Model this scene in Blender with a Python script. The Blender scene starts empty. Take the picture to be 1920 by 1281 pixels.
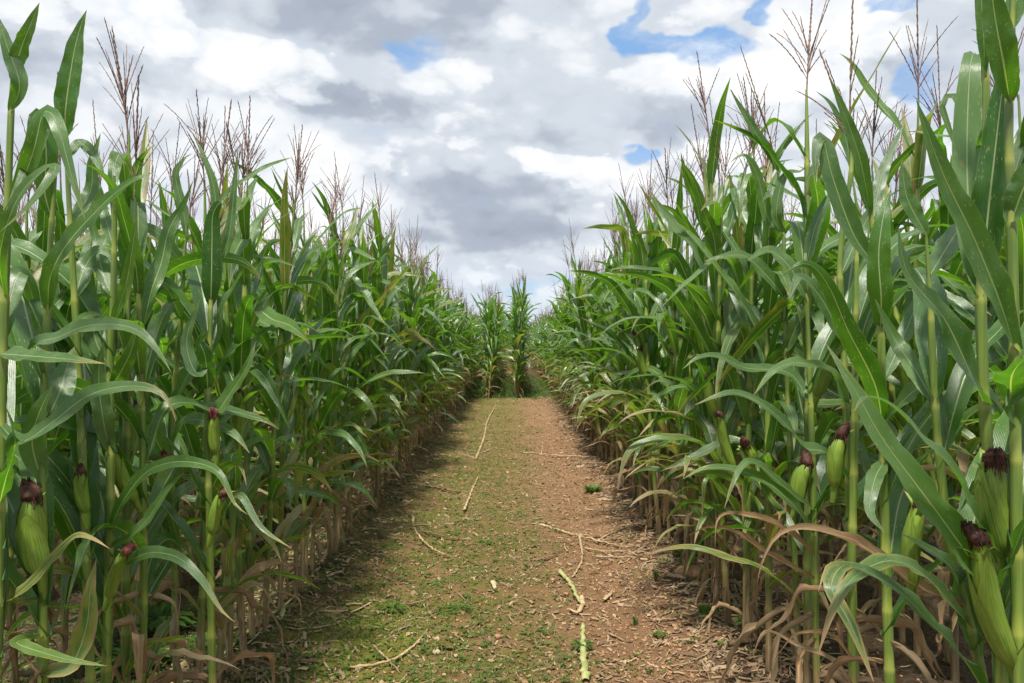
import bpy, math, random
import numpy as np
from mathutils import Vector, Matrix

R = math.radians
PI = math.pi
sc = bpy.context.scene

# ------------------------------------------------------------------ camera
F = 1493.0            # focal length in photo pixels (28 mm on 36 mm)
HZ = 634.0            # horizon row in the photo
CAM_H = 1.5
cam_d = bpy.data.cameras.new('camera')
cam_d.lens = 28.0
cam_d.sensor_width = 36.0
cam_d.clip_start = 0.05
cam_d.clip_end = 5000.0
cam = bpy.data.objects.new('camera', cam_d)
sc.collection.objects.link(cam)
cam.location = (0, 0, CAM_H)
cam.rotation_euler = (R(90) - math.atan(6.5 / F), 0, 0)
sc.camera = cam

# ------------------------------------------------------------------ light
SUN_EL = R(64)
SUN_AZ = R(-166)       # compass angle from +Y, negative is left
sun_d = bpy.data.lights.new('sun', 'SUN')
sun_d.energy = 4.6
sun_d.angle = R(6)
sun_d.color = (1.0, 0.95, 0.87)
sun = bpy.data.objects.new('sun', sun_d)
sc.collection.objects.link(sun)
sdir = Vector((math.sin(SUN_AZ) * math.cos(SUN_EL), math.cos(SUN_AZ) * math.cos(SUN_EL), math.sin(SUN_EL)))
sun.rotation_euler = sdir.to_track_quat('Z', 'Y').to_euler()

sc.view_settings.view_transform = 'Standard'
sc.view_settings.look = 'None'
sc.view_settings.exposure = 0.52
sc.view_settings.gamma = 1.0
sc.view_settings.use_curve_mapping = False
sc.cycles.max_bounces = 8
sc.cycles.diffuse_bounces = 3
sc.cycles.glossy_bounces = 2
sc.cycles.transmission_bounces = 4
sc.cycles.transparent_max_bounces = 4


# ------------------------------------------------------------------ node helper
class NT:
    def __init__(self, tree):
        self.t = tree
        self.n = tree.nodes
        self.l = tree.links

    def new(self, typ, **kw):
        n = self.n.new(typ)
        for k, v in kw.items():
            setattr(n, k, v)
        return n

    def put(self, sock, v):
        if isinstance(v, bpy.types.NodeSocket):
            self.l.new(v, sock)
        elif v is not None:
            sock.default_value = v

    def math(self, op, a, b=None, c=None, clamp=False):
        n = self.new('ShaderNodeMath', operation=op, use_clamp=clamp)
        self.put(n.inputs[0], a)
        self.put(n.inputs[1], b)
        self.put(n.inputs[2], c)
        return n.outputs[0]

    def vmath(self, op, a, b=None, c=None):
        n = self.new('ShaderNodeVectorMath', operation=op)
        self.put(n.inputs[0], a)
        if b is not None:
            if op == 'SCALE':
                self.put(n.inputs['Scale'], b)
            else:
                self.put(n.inputs[1], b)
        if c is not None:
            self.put(n.inputs[2], c)
        return n.outputs['Value'] if op in ('LENGTH', 'DOT_PRODUCT', 'DISTANCE') else n.outputs[0]

    def ss(self, v, a, b, lo=0.0, hi=1.0, smooth=True):
        n = self.new('ShaderNodeMapRange', interpolation_type='SMOOTHSTEP' if smooth else 'LINEAR')
        self.put(n.inputs[0], v)
        n.inputs[1].default_value = a
        n.inputs[2].default_value = b
        n.inputs[3].default_value = lo
        n.inputs[4].default_value = hi
        return n.outputs[0]

    def mix(self, f, a, b, mode='MIX'):
        n = self.new('ShaderNodeMix', data_type='RGBA', blend_type=mode)
        self.put(n.inputs[0], f)
        for s, v in ((6, a), (7, b)):
            if isinstance(v, tuple) and len(v) == 3:
                v = (*v, 1)
            self.put(n.inputs[s], v)
        return n.outputs[2]

    def noise(self, vec, scale, detail=4, rough=0.55, dist=0.0, color=False):
        n = self.new('ShaderNodeTexNoise')
        self.put(n.inputs['Vector'], vec)
        n.inputs['Scale'].default_value = scale
        n.inputs['Detail'].default_value = detail
        n.inputs['Roughness'].default_value = rough
        n.inputs['Distortion'].default_value = dist
        return n.outputs[1] if color else n.outputs[0]

    def voro(self, vec, scale, feature='F1', detail=0.0, rnd=1.0, out='Distance', rough=0.5):
        n = self.new('ShaderNodeTexVoronoi', feature=feature)
        self.put(n.inputs['Vector'], vec)
        n.inputs['Scale'].default_value = scale
        if 'Detail' in n.inputs:
            n.inputs['Detail'].default_value = detail
            n.inputs['Roughness'].default_value = rough
        n.inputs['Randomness'].default_value = rnd
        return n.outputs[out]


# ------------------------------------------------------------------ world: sky with broken cumulus
world = bpy.data.worlds.new('World')
sc.world = world
world.use_nodes = True
w = NT(world.node_tree)
w.n.clear()
sky = w.new('ShaderNodeTexSky', sky_type='NISHITA', sun_disc=False)
sky.sun_elevation = SUN_EL
sky.sun_rotation = SUN_AZ
sky.dust_density = 1.2
tc = w.new('ShaderNodeTexCoord')
D = w.vmath('NORMALIZE', tc.outputs['Generated'])
Ds = w.vmath('MULTIPLY', D, (1, 1, 1.7))
sep = w.new('ShaderNodeSeparateXYZ')
w.put(sep.inputs[0], D)
az = w.math('ARCTAN2', sep.outputs[0], sep.outputs[1])
el = w.math('ARCSINE', sep.outputs[2])
warpc = w.noise(Ds, 3.5, 5, 0.6, color=True)
warp = w.vmath('SCALE', w.vmath('SUBTRACT', warpc, (0.5, 0.5, 0.5)), 0.34)
Dw = w.vmath('ADD', Ds, w.vmath('SCALE', warp, 0.35))
puff1 = w.voro(Dw, 6.5, 'F1')
puff2 = w.voro(Dw, 17.0, 'F1')
puff3 = w.voro(Dw, 41.0, 'F1')
puff = w.math('MULTIPLY_ADD', puff2, 0.8, w.math('MULTIPLY', puff1, 0.8))
puff = w.math('MULTIPLY', w.math('MULTIPLY_ADD', puff3, 0.25, puff), 0.60)
cmb = w.new('ShaderNodeCombineXYZ')
w.put(cmb.inputs[0], az)
w.put(cmb.inputs[1], el)
warp_flat = w.vmath('MULTIPLY', warp, (1, 0.5, 0))
UVW = w.vmath('ADD', cmb.outputs[0], warp_flat)


def pix_ang(px, py):
    x = (px - 960) / F
    z = -(py - HZ) / F
    return math.atan(x), math.atan(z / math.sqrt(1 + x * x))


def blobs(lst, start):
    acc = start
    for px, py, rx, ry, amp in lst:
        a, e = pix_ang(px, py)
        sx, sy = F / rx, F / ry
        v = w.vmath('MULTIPLY_ADD', UVW, (sx, sy, 0), (-a * sx, -e * sy, 0))
        ln = w.vmath('LENGTH', v)
        acc = w.math('ADD', acc, w.ss(ln, 0.25, 1.25, amp, 0.0))
    return acc


side0 = w.ss(w.math('ABSOLUTE', az), 0.75, 1.1)
fb = w.noise(Dw, 2.6, 6, 0.56)
fb2 = w.noise(Dw, 8.0, 6, 0.64)
base = w.math('MULTIPLY_ADD', fb, 0.72, 0.37)
base = w.math('MULTIPLY_ADD', fb2, 0.34, w.math('SUBTRACT', base, 0.17))
base = w.math('MULTIPLY_ADD', w.ss(puff, 0.08, 0.72, 1.0, 0.0, False), 0.40, w.math('SUBTRACT', base, 0.24))
tone = blobs([
    (820, 5, 330, 95, -0.328),
    (560, 10, 150, 60, -0.125),
    (650, 195, 210, 40, -0.265),
    (930, 388, 200, 50, -0.281),
    (930, 462, 230, 34, -0.265),
    (1110, 275, 90, 55, -0.140),
    (740, 350, 100, 40, -0.156),
    (330, 230, 200, 60, -0.078),
    (1300, 235, 120, 70, -0.125),
    (1700, 170, 200, 60, -0.078),
    (1290, 10, 130, 40, -0.094),
    (720, 250, 120, 60, -0.109)], base)
ramp = w.new('ShaderNodeValToRGB')
cr = ramp.color_ramp
cr.interpolation = 'EASE'
cr.elements[0].position = -0.0
cr.elements[0].color = (0.30, 0.345, 0.42, 1)
cr.elements[1].position = 0.84
cr.elements[1].color = (1.0, 1.0, 1.0, 1)
for p, c in ((0.28, (0.41, 0.46, 0.54, 1)), (0.50, (0.62, 0.67, 0.74, 1)), (0.68, (0.84, 0.87, 0.90, 1))):
    e_ = cr.elements.new(p)
    e_.color = c
# heaped white cloud heads with firm, knobbly edges in front of the softer grey layer
heads = blobs([(600, 150, 260, 85, 1.0), (930, 250, 170, 95, 1.0), (1180, 150, 150, 75, 1.0), (1530, 110, 330, 130, 1.0), (1130, 350, 150, 80, .95),
               (900, 130, 110, 50, .9), (110, 60, 220, 110, .8), (345, 55, 180, 70, .8), (930, 512, 120, 30, .9), (1680, 290, 300, 90, .9),
               (1330, 300, 120, 60, .8), (710, 330, 90, 50, .7), (1310, 15, 120, 26, .7), (920, 592, 90, 26, .8), (1040, 575, 60, 26, .8), (450, 330, 260, 60, .5)], 0.0)
heads = w.math('ADD', heads, w.math('MULTIPLY', side0, w.ss(fb, 0.42, 0.6)))
hn = w.math('MULTIPLY_ADD', w.math('SUBTRACT', 0.42, puff), 0.95, heads)
hn = w.math('MULTIPLY_ADD', w.math('SUBTRACT', fb2, 0.5), 0.9, hn)
hmask = w.ss(hn, 0.47, 0.74)
htone = w.math('MULTIPLY_ADD', w.ss(hn, 0.50, 1.25), 0.24, w.math('MULTIPLY_ADD', w.math('SUBTRACT', fb2, 0.5), 0.80, 0.69))
htone = w.math('MULTIPLY_ADD', w.math('SUBTRACT', 0.40, puff), 0.35, htone)
tone = w.math('MULTIPLY_ADD', w.math('MULTIPLY', hmask, 0.72), w.math('SUBTRACT', htone, tone), tone)
w.put(ramp.inputs[0], tone)
# blue gaps: placed where the photograph has them, plus a random few over the rest of the sky
gap = blobs([(1228, 70, 70, 34, .9), (1340, 84, 85, 36, .95), (1190, 25, 40, 34, .8), (1195, 300, 30, 22, .95), (1775, 170, 55, 48, .9), (828, 100, 50, 40, .50),
             (1745, 0, 60, 25, 1.0), (1455, 8, 45, 22, .8), (1290, 10, 130, 30, -.5), (1000, 545, 90, 20, .45)], 0.0)
side = w.ss(w.math('ABSOLUTE', az), 0.75, 1.1)
gap = w.math('ADD', gap, w.math('MULTIPLY', side, w.ss(fb, 0.50, 0.62)))
gapn = w.math('MULTIPLY_ADD', w.math('SUBTRACT', puff, 0.35), 0.65, gap)
gapn = w.math('MULTIPLY_ADD', w.math('SUBTRACT', fb2, 0.5), 0.9, gapn)
gmask = w.ss(gapn, 0.26, 0.78)
thin = w.math('MULTIPLY', gmask, w.ss(fb2, 0.40, 0.66, 0.97, 0.45))
# towards the horizon the clouds pale into blue-white air
hor = w.ss(el, 0.0, 0.13, 0.7, 0.0)
cloudcol = w.mix(hor, ramp.outputs[0], (0.66, 0.76, 0.88))
bg1 = w.new('ShaderNodeBackground')
w.put(bg1.inputs[0], cloudcol)
bg1.inputs[1].default_value = 0.77
bg2 = w.new('ShaderNodeBackground')
w.put(bg2.inputs[0], w.mix(0.5, sky.outputs[0], (1.5, 3.3, 6.2)))
bg2.inputs[1].default_value = 0.115
mx = w.new('ShaderNodeMixShader')
w.put(mx.inputs[0], thin)
w.l.new(bg1.outputs[0], mx.inputs[1])
w.l.new(bg2.outputs[0], mx.inputs[2])
wo = w.new('ShaderNodeOutputWorld')
w.l.new(mx.outputs[0], wo.inputs[0])
world.cycles.sampling_method = 'MANUAL'
world.cycles.sample_map_resolution = 512


# ------------------------------------------------------------------ materials
def mat(name):
    m = bpy.data.materials.new(name)
    m.use_nodes = True
    t = NT(m.node_tree)
    t.n.clear()
    out = t.new('ShaderNodeOutputMaterial')
    bs = t.new('ShaderNodeBsdfPrincipled')
    t.l.new(bs.outputs[0], out.inputs[0])
    return m, t, bs, out


def translucent(t, bs, out, col, fac):
    tr = t.new('ShaderNodeBsdfTranslucent')
    t.put(tr.inputs[0], col)
    mxs = t.new('ShaderNodeMixShader')
    t.put(mxs.inputs[0], fac)
    t.l.new(bs.outputs[0], mxs.inputs[1])
    t.l.new(tr.outputs[0], mxs.inputs[2])
    t.l.new(mxs.outputs[0], out.inputs[0])


def bump(t, bs, h, strength, dist):
    b = t.new('ShaderNodeBump')
    b.inputs['Strength'].default_value = strength
    b.inputs['Distance'].default_value = dist
    t.put(b.inputs['Height'], h)
    t.l.new(b.outputs[0], bs.inputs['Normal'])


def leaf_material():
    m, t, bs, out = mat('corn_leaf')
    uv = t.new('ShaderNodeUVMap').outputs[0]
    at = t.new('ShaderNodeAttribute', attribute_name='wear')
    sp = t.new('ShaderNodeSeparateColor')
    t.l.new(at.outputs['Color'], sp.inputs[0])
    dry, rnd, pale = sp.outputs[0], sp.outputs[1], sp.outputs[2]
    su = t.new('ShaderNodeSeparateXYZ')
    t.put(su.inputs[0], uv)
    u, v = su.outputs[0], su.outputs[1]
    geo = t.new('ShaderNodeNewGeometry')
    tco = t.new('ShaderNodeTexCoord').outputs['Object']
    # coordinates along the blade, shifted by the leaf's own number
    cu = t.new('ShaderNodeCombineXYZ')
    t.put(cu.inputs[0], t.math('MULTIPLY', u, 1.0))
    t.put(cu.inputs[1], t.math('MULTIPLY', v, 9.0))
    t.put(cu.inputs[2], t.math('MULTIPLY', rnd, 37.0))
    lc = cu.outputs[0]
    edge = t.math('ABSOLUTE', t.math('SUBTRACT', u, 0.5))          # 0 midrib .. 0.5 margin
    st = t.vmath('MULTIPLY', lc, (26, 0.9, 1))
    streak = t.noise(st, 1.0, 3, 0.6)
    patch = t.noise(lc, 0.9, 4, 0.6)
    green = t.mix(t.ss(patch, 0.3, 0.7), (0.020, 0.080, 0.009), (0.052, 0.142, 0.015))
    green = t.mix(t.ss(rnd, 0.2, 1.0, 0.0, 0.65), green, (0.075, 0.165, 0.020))
    green = t.mix(t.ss(rnd, 0.3, 0.0, 0.0, 0.5), green, (0.016, 0.062, 0.020))
    green = t.mix(t.math('MULTIPLY', t.ss(streak, 0.45, 0.75), 0.28), green, (0.10, 0.20, 0.05))
    green = t.mix(t.math('MULTIPLY', t.math('MAXIMUM', pale, 0.0), 0.75), green, (0.17, 0.26, 0.035))
    wax_sheen = t.math('MULTIPLY', t.math('MINIMUM', pale, 0.0), -1.0)  # negative pale lays on more of the painted grey sheen
    # flecks of blight: small, elongated along the veins, pale or rusty
    fl = t.vmath('MULTIPLY', lc, (15, 3.4, 1))
    f1 = t.voro(fl, 1.0, 'F1')
    keep = t.ss(t.noise(lc, 1.6, 2, 0.5), 0.42, 0.60)
    fleck = t.math('MULTIPLY', t.ss(f1, 0.14, 0.26, 1, 0), keep)
    green = t.mix(t.math('MULTIPLY', fleck, 0.75), green, (0.38, 0.40, 0.17))
    fr = t.voro(t.vmath('MULTIPLY', lc, (8, 2.3, 1.3)), 1.0, 'F1')
    rkeep = t.ss(t.noise(t.vmath('ADD', lc, (7, 3, 1)), 0.8, 2, 0.5), 0.55, 0.68)
    green = t.mix(t.math('MULTIPLY', t.math('MULTIPLY', t.ss(fr, 0.12, 0.24, 1, 0), rkeep), 0.85), green, (0.34, 0.15, 0.035))
    # dying: margins first, then patches, then the whole blade
    e2 = t.math('MULTIPLY', t.math('POWER', t.math('MULTIPLY', edge, 2.0), 3.0), 0.34)
    dn = t.noise(t.vmath('MULTIPLY', lc, (3.0, 0.8, 1)), 1.0, 5, 0.65)
    dd = t.math('ADD', t.math('MULTIPLY_ADD', t.math('SUBTRACT', dn, 0.5), 0.9, dry), t.math('MULTIPLY', e2, t.ss(dry, 0.02, 0.3)))
    yel = t.ss(dd, 0.30, 0.55)
    brn = t.ss(dd, 0.52, 0.80)
    tan = t.mix(t.ss(streak, 0.35, 0.7), (0.30, 0.175, 0.08), (0.53, 0.36, 0.19))
    tan = t.mix(t.ss(rnd, 0.5, 1.0), tan, (0.42, 0.32, 0.19))
    tan = t.mix(t.ss(dn, 0.60, 0.8), tan, (0.15, 0.075, 0.035))
    col = t.mix(t.math('MULTIPLY', yel, 0.85), green, (0.27, 0.24, 0.05))
    col = t.mix(brn, col, tan)
    hole = t.ss(t.noise(t.vmath('MULTIPLY', lc, (4.5, 1.6, 1)), 1.0, 4, 0.7), 0.665, 0.70)
    col = t.mix(t.math('MULTIPLY', hole, 0.75), col, (0.24, 0.19, 0.07))
    # midrib
    rw = t.math('MULTIPLY_ADD', v, -0.026, 0.047)
    rib = t.math('SUBTRACT', 1.0, t.math('DIVIDE', edge, rw), clamp=True)
    rib = t.ss(rib, 0.0, 0.55)
    ribc = t.mix(brn, (0.40, 0.46, 0.26), (0.50, 0.36, 0.20))
    col = t.mix(t.math('MULTIPLY', rib, 0.92), col, ribc)
    # the margin line itself is pale
    col = t.mix(t.math('MULTIPLY', t.ss(edge, 0.47, 0.495), 0.35), col, (0.30, 0.30, 0.12))
    # underside a little lighter and duller
    # upper face: wax tint and grey sky sheen painted as colour; underside plain green
    bloom_sheen = t.mix(t.math('MULTIPLY', t.math('ADD', wax_sheen, t.ss(patch, 0.25, 0.75, 0.0, 0.30), clamp=True), t.math('SUBTRACT', 1.0, brn)), col, (0.152, 0.212, 0.104))
    colf = t.mix(geo.outputs['Backfacing'], bloom_sheen, col)
    t.put(bs.inputs['Base Color'], colf)
    t.put(bs.inputs['Roughness'], t.mix(brn, (0.31, 0.31, 0.31), (0.8, 0.8, 0.8)))
    bs.inputs['Specular IOR Level'].default_value = 0.75
    vein = t.math('SINE', t.math('MULTIPLY', u, 150.0))
    h = t.math('MULTIPLY_ADD', vein, 0.25, t.math('MULTIPLY', rib, -2.0))
    h = t.math('MULTIPLY_ADD', t.noise(t.vmath('MULTIPLY', lc, (5, 2.0, 1)), 1.0, 3), 1.6, h)
    bump(t, bs, h, 0.45, 0.0015)
    tc_ = t.mix(brn, t.mix(0.5, t.vmath('MULTIPLY', col, (3.0, 2.9, 0.9)), (0.13, 0.42, 0.01)), t.vmath('SCALE', tan, 0.8))
    translucent(t, bs, out, tc_, 0.33)
    return m


def stalk_material():
    m, t, bs, out = mat('corn_stalk')
    at = t.new('ShaderNodeAttribute', attribute_name='wear')
    sp = t.new('ShaderNodeSeparateColor')
    t.l.new(at.outputs['Color'], sp.inputs[0])
    dry, rnd, node = sp.outputs[0], sp.outputs[1], sp.outputs[2]
    co = t.new('ShaderNodeTexCoord').outputs['Object']
    st = t.noise(t.vmath('MULTIPLY', co, (90, 90, 3)), 1.0, 4, 0.6)
    n2 = t.noise(co, 12.0, 4, 0.6)
    g = t.mix(t.ss(st, 0.35, 0.7), (0.085, 0.150, 0.022), (0.17, 0.25, 0.040))
    g = t.mix(t.ss(n2, 0.45, 0.75, 0, 0.5), g, (0.12, 0.15, 0.06))
    g = t.mix(t.math('MULTIPLY', node, 0.8), g, (0.42, 0.42, 0.08))
    d = t.mix(t.ss(st, 0.35, 0.7), (0.16, 0.10, 0.05), (0.36, 0.25, 0.13))
    dm = t.ss(t.math('MULTIPLY_ADD', t.math('SUBTRACT', n2, 0.5), 0.8, dry), 0.35, 0.7)
    col = t.mix(dm, g, d)
    t.put(bs.inputs['Base Color'], col)
    bs.inputs['Roughness'].default_value = 0.42
    bump(t, bs, st, 0.35, 0.002)
    return m


def simple_material(name, c1, c2, scale=(1, 1, 1), nscale=10.0, rough=0.8, bump_s=0.4, bump_d=0.003, c3=None, trans=0.0, spec=0.4):
    m, t, bs, out = mat(name)
    co = t.new('ShaderNodeTexCoord').outputs['Object']
    n1 = t.noise(t.vmath('MULTIPLY', co, scale), nscale, 5, 0.6)
    col = t.mix(t.ss(n1, 0.32, 0.68), c1, c2)
    if c3:
        n2 = t.noise(co, nscale * 0.35, 4, 0.6)
        col = t.mix(t.ss(n2, 0.5, 0.68, 0, 0.9), col, c3)
    t.put(bs.inputs['Base Color'], col)
    bs.inputs['Roughness'].default_value = rough
    bs.inputs['Specular IOR Level'].default_value = spec
    bump(t, bs, n1, bump_s, bump_d)
    if trans:
        translucent(t, bs, out, t.vmath('SCALE', col, 1.8), trans)
    return m


def weed_material():
    m, t, bs, out = mat('weed_leaf')
    at = t.new('ShaderNodeAttribute', attribute_name='wear')
    sp = t.new('ShaderNodeSeparateColor')
    t.l.new(at.outputs['Color'], sp.inputs[0])
    col = t.mix(sp.outputs[1], (0.045, 0.105, 0.018), (0.12, 0.20, 0.028))
    col = t.mix(sp.outputs[0], col, (0.30, 0.22, 0.09))
    t.put(bs.inputs['Base Color'], col)
    bs.inputs['Roughness'].default_value = 0.55
    bs.inputs['Specular IOR Level'].default_value = 0.3
    translucent(t, bs, out, t.vmath('SCALE', col, 2.0), 0.3)
    return m


def litter_material():
    m, t, bs, out = mat('dry_litter')
    at = t.new('ShaderNodeAttribute', attribute_name='wear')
    sp = t.new('ShaderNodeSeparateColor')
    t.l.new(at.outputs['Color'], sp.inputs[0])
    co = t.new('ShaderNodeTexCoord').outputs['Object']
    n = t.noise(co, 60.0, 3)
    col = t.mix(sp.outputs[1], (0.11, 0.06, 0.035), (0.42, 0.30, 0.17))
    col = t.mix(t.ss(n, 0.4, 0.8, 0, 0.5), col, (0.24, 0.15, 0.08))
    t.put(bs.inputs['Base Color'], col)
    bs.inputs['Roughness'].default_value = 0.8
    return m


def ground_material():
    m, t, bs, out = mat('soil')
    co = t.new('ShaderNodeTexCoord').outputs['Object']
    s = t.new('ShaderNodeSeparateXYZ')
    t.put(s.inputs[0], co)
    x, y = s.outputs[0], s.outputs[1]
    big = t.noise(co, 0.9, 5, 0.6)
    mid = t.noise(co, 5.0, 6, 0.65)
    fine = t.noise(co, 38.0, 6, 0.7)
    grit = t.noise(co, 160.0, 3, 0.7)
    xw = t.math('MULTIPLY_ADD', t.math('SUBTRACT', mid, 0.5), 0.9, t.math('MULTIPLY_ADD', t.math('SUBTRACT', big, 0.5), 0.9, x))
    soil = t.mix(t.ss(fine, 0.3, 0.7), (0.200, 0.112, 0.054), (0.355, 0.212, 0.110))
    soil = t.mix(t.ss(mid, 0.42, 0.72, 0, 0.6), soil, (0.21, 0.118, 0.062))
    soil = t.mix(t.ss(big, 0.5, 0.7, 0, 0.5), soil, (0.375, 0.228, 0.122))
    # under the corn: soil with rotting leaves, the rows' shade darkened into its colour
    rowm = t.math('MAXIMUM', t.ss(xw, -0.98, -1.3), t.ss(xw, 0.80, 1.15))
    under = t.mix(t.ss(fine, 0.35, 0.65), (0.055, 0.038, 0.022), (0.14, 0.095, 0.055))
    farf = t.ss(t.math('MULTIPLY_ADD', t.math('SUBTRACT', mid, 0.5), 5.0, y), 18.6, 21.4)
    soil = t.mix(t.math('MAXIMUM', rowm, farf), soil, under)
    # moss and seedlings: left two thirds of the path
    mo = t.math('MULTIPLY', t.ss(xw, -1.25, -0.85), t.ss(xw, 0.60, -0.25))
    mn = t.ss(t.math('ADD', t.math('MULTIPLY', fine, 0.5), t.math('MULTIPLY', mid, 0.5)), 0.42, 0.58)
    mossc = t.mix(t.ss(grit, 0.35, 0.7), (0.085, 0.100, 0.014), (0.20, 0.205, 0.030))
    mossm = t.math('MULTIPLY', t.math('MULTIPLY', mo, mn), 0.86)
    # the brightest moss lies bottom left
    d1 = t.vmath('LENGTH', t.vmath('MULTIPLY', t.vmath('SUBTRACT', co, (-0.78, 4.0, 0)), (1.9, 1.1, 0)))
    br = t.math('MULTIPLY', t.ss(t.math('MULTIPLY_ADD', t.math('SUBTRACT', mid, 0.5), 1.2, d1), 0.9, 0.25), 0.75)
    col = t.mix(mossm, soil, mossc)
    col = t.mix(br, col, (0.23, 0.235, 0.030))
    d2 = t.math('MULTIPLY', t.ss(t.math('ABSOLUTE', t.math('SUBTRACT', t.math('MULTIPLY_ADD', t.math('SUBTRACT', mid, 0.5), 6.0, y), 22.0)), 3.4, 1.0), t.ss(mid, 0.3, 0.55))
    col = t.mix(t.math('MULTIPLY', d2, 0.8), col, (0.085, 0.14, 0.028))
    # crumbs of straw as pale flecks
    st = t.voro(t.vmath('MULTIPLY', co, (1, 0.35, 1)), 85.0, 'F1')
    col = t.mix(t.math('MULTIPLY', t.ss(st, 0.10, 0.2, 1, 0), t.ss(mid, 0.45, 0.6)), col, (0.45, 0.33, 0.20))
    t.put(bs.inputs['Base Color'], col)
    bs.inputs['Roughness'].default_value = 0.95
    bs.inputs['Specular IOR Level'].default_value = 0.15
    h = t.math('MULTIPLY_ADD', grit, 0.35, t.math('MULTIPLY', fine, 1.0))
    bump(t, bs, h, 1.0, 0.03)
    return m


M_LEAF = leaf_material()
M_STALK = stalk_material()
M_TASSEL = simple_material('corn_tassel', (0.11, 0.058, 0.048), (0.30, 0.19, 0.14), (1, 1, 1), 40, 0.7, 0.2, 0.001)
M_TASSEL2 = simple_material('corn_tassel_tan', (0.12, 0.06, 0.035), (0.33, 0.21, 0.11), (1, 1, 1), 60, 0.7, 0.2, 0.001)
M_SILK = simple_material('corn_silk', (0.030, 0.011, 0.008), (0.14, 0.055, 0.032), (60, 60, 10), 1.2, 0.75, 0.7, 0.002)
M_SILKRED = simple_material('corn_silk_red', (0.10, 0.012, 0.022), (0.30, 0.085, 0.07), (60, 60, 10), 1.2, 0.65, 0.7, 0.002)
M_WEED = weed_material()
M_LITTER = litter_material()
M_SOIL = ground_material()
M_CLOD = simple_material('soil_clod', (0.25, 0.13, 0.065), (0.46, 0.27, 0.15), (1, 1, 1), 30, 0.95, 0.8, 0.006)
M_STRAW = simple_material('dry_stalk_straw', (0.26, 0.18, 0.085), (0.50, 0.38, 0.21), (1, 1, 1), 14, 0.7, 0.5, 0.003, (0.20, 0.12, 0.06))
M_DARKSTICK = simple_material('rotting_stalk', (0.075, 0.045, 0.025), (0.25, 0.16, 0.08), (1, 1, 1), 25, 0.8, 0.6, 0.003)
M_GREENSTICK = simple_material('green_fallen_stalk', (0.23, 0.25, 0.085), (0.38, 0.38, 0.16), (1, 1, 1), 18, 0.5, 0.3, 0.002, (0.40, 0.33, 0.15))
M_STONE = simple_material('pale_stone', (0.32, 0.25, 0.14), (0.48, 0.39, 0.24), (1, 1, 1), 40, 0.8, 0.6, 0.004)
M_HILL = simple_material('far_woods', (0.030, 0.060, 0.045), (0.075, 0.115, 0.085), (1, 1, 2), 0.06, 0.9, 0.8, 2.0, (0.11, 0.14, 0.10))


def husk_material():
    m, t, bs, out = mat('corn_husk')
    uv = t.new('ShaderNodeUVMap').outputs[0]
    at = t.new('ShaderNodeAttribute', attribute_name='wear')
    sp = t.new('ShaderNodeSeparateColor')
    t.l.new(at.outputs['Color'], sp.inputs[0])
    st = t.noise(t.vmath('MULTIPLY', uv, (46, 1.6, 1)), 1.0, 4, 0.6)
    n2 = t.noise(t.vmath('MULTIPLY', uv, (5, 4, 1)), 1.0, 4, 0.6)
    g = t.mix(t.ss(st, 0.35, 0.68), (0.11, 0.21, 0.020), (0.27, 0.38, 0.045))
    g = t.mix(t.ss(n2, 0.4, 0.7, 0, 0.5), g, (0.28, 0.38, 0.07))
    g = t.mix(t.ss(t.math('MULTIPLY_ADD', t.math('SUBTRACT', n2, 0.5), 0.7, sp.outputs[0]), 0.35, 0.8), g, (0.36, 0.25, 0.12))
    t.put(bs.inputs['Base Color'], g)
    bs.inputs['Roughness'].default_value = 0.45
    bump(t, bs, st, 0.6, 0.003)
    translucent(t, bs, out, t.vmath('SCALE', g, 1.5), 0.12)
    return m


M_HUSK = husk_material()
MATS = [M_LEAF, M_STALK, M_TASSEL, M_HUSK, M_SILK]


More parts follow.
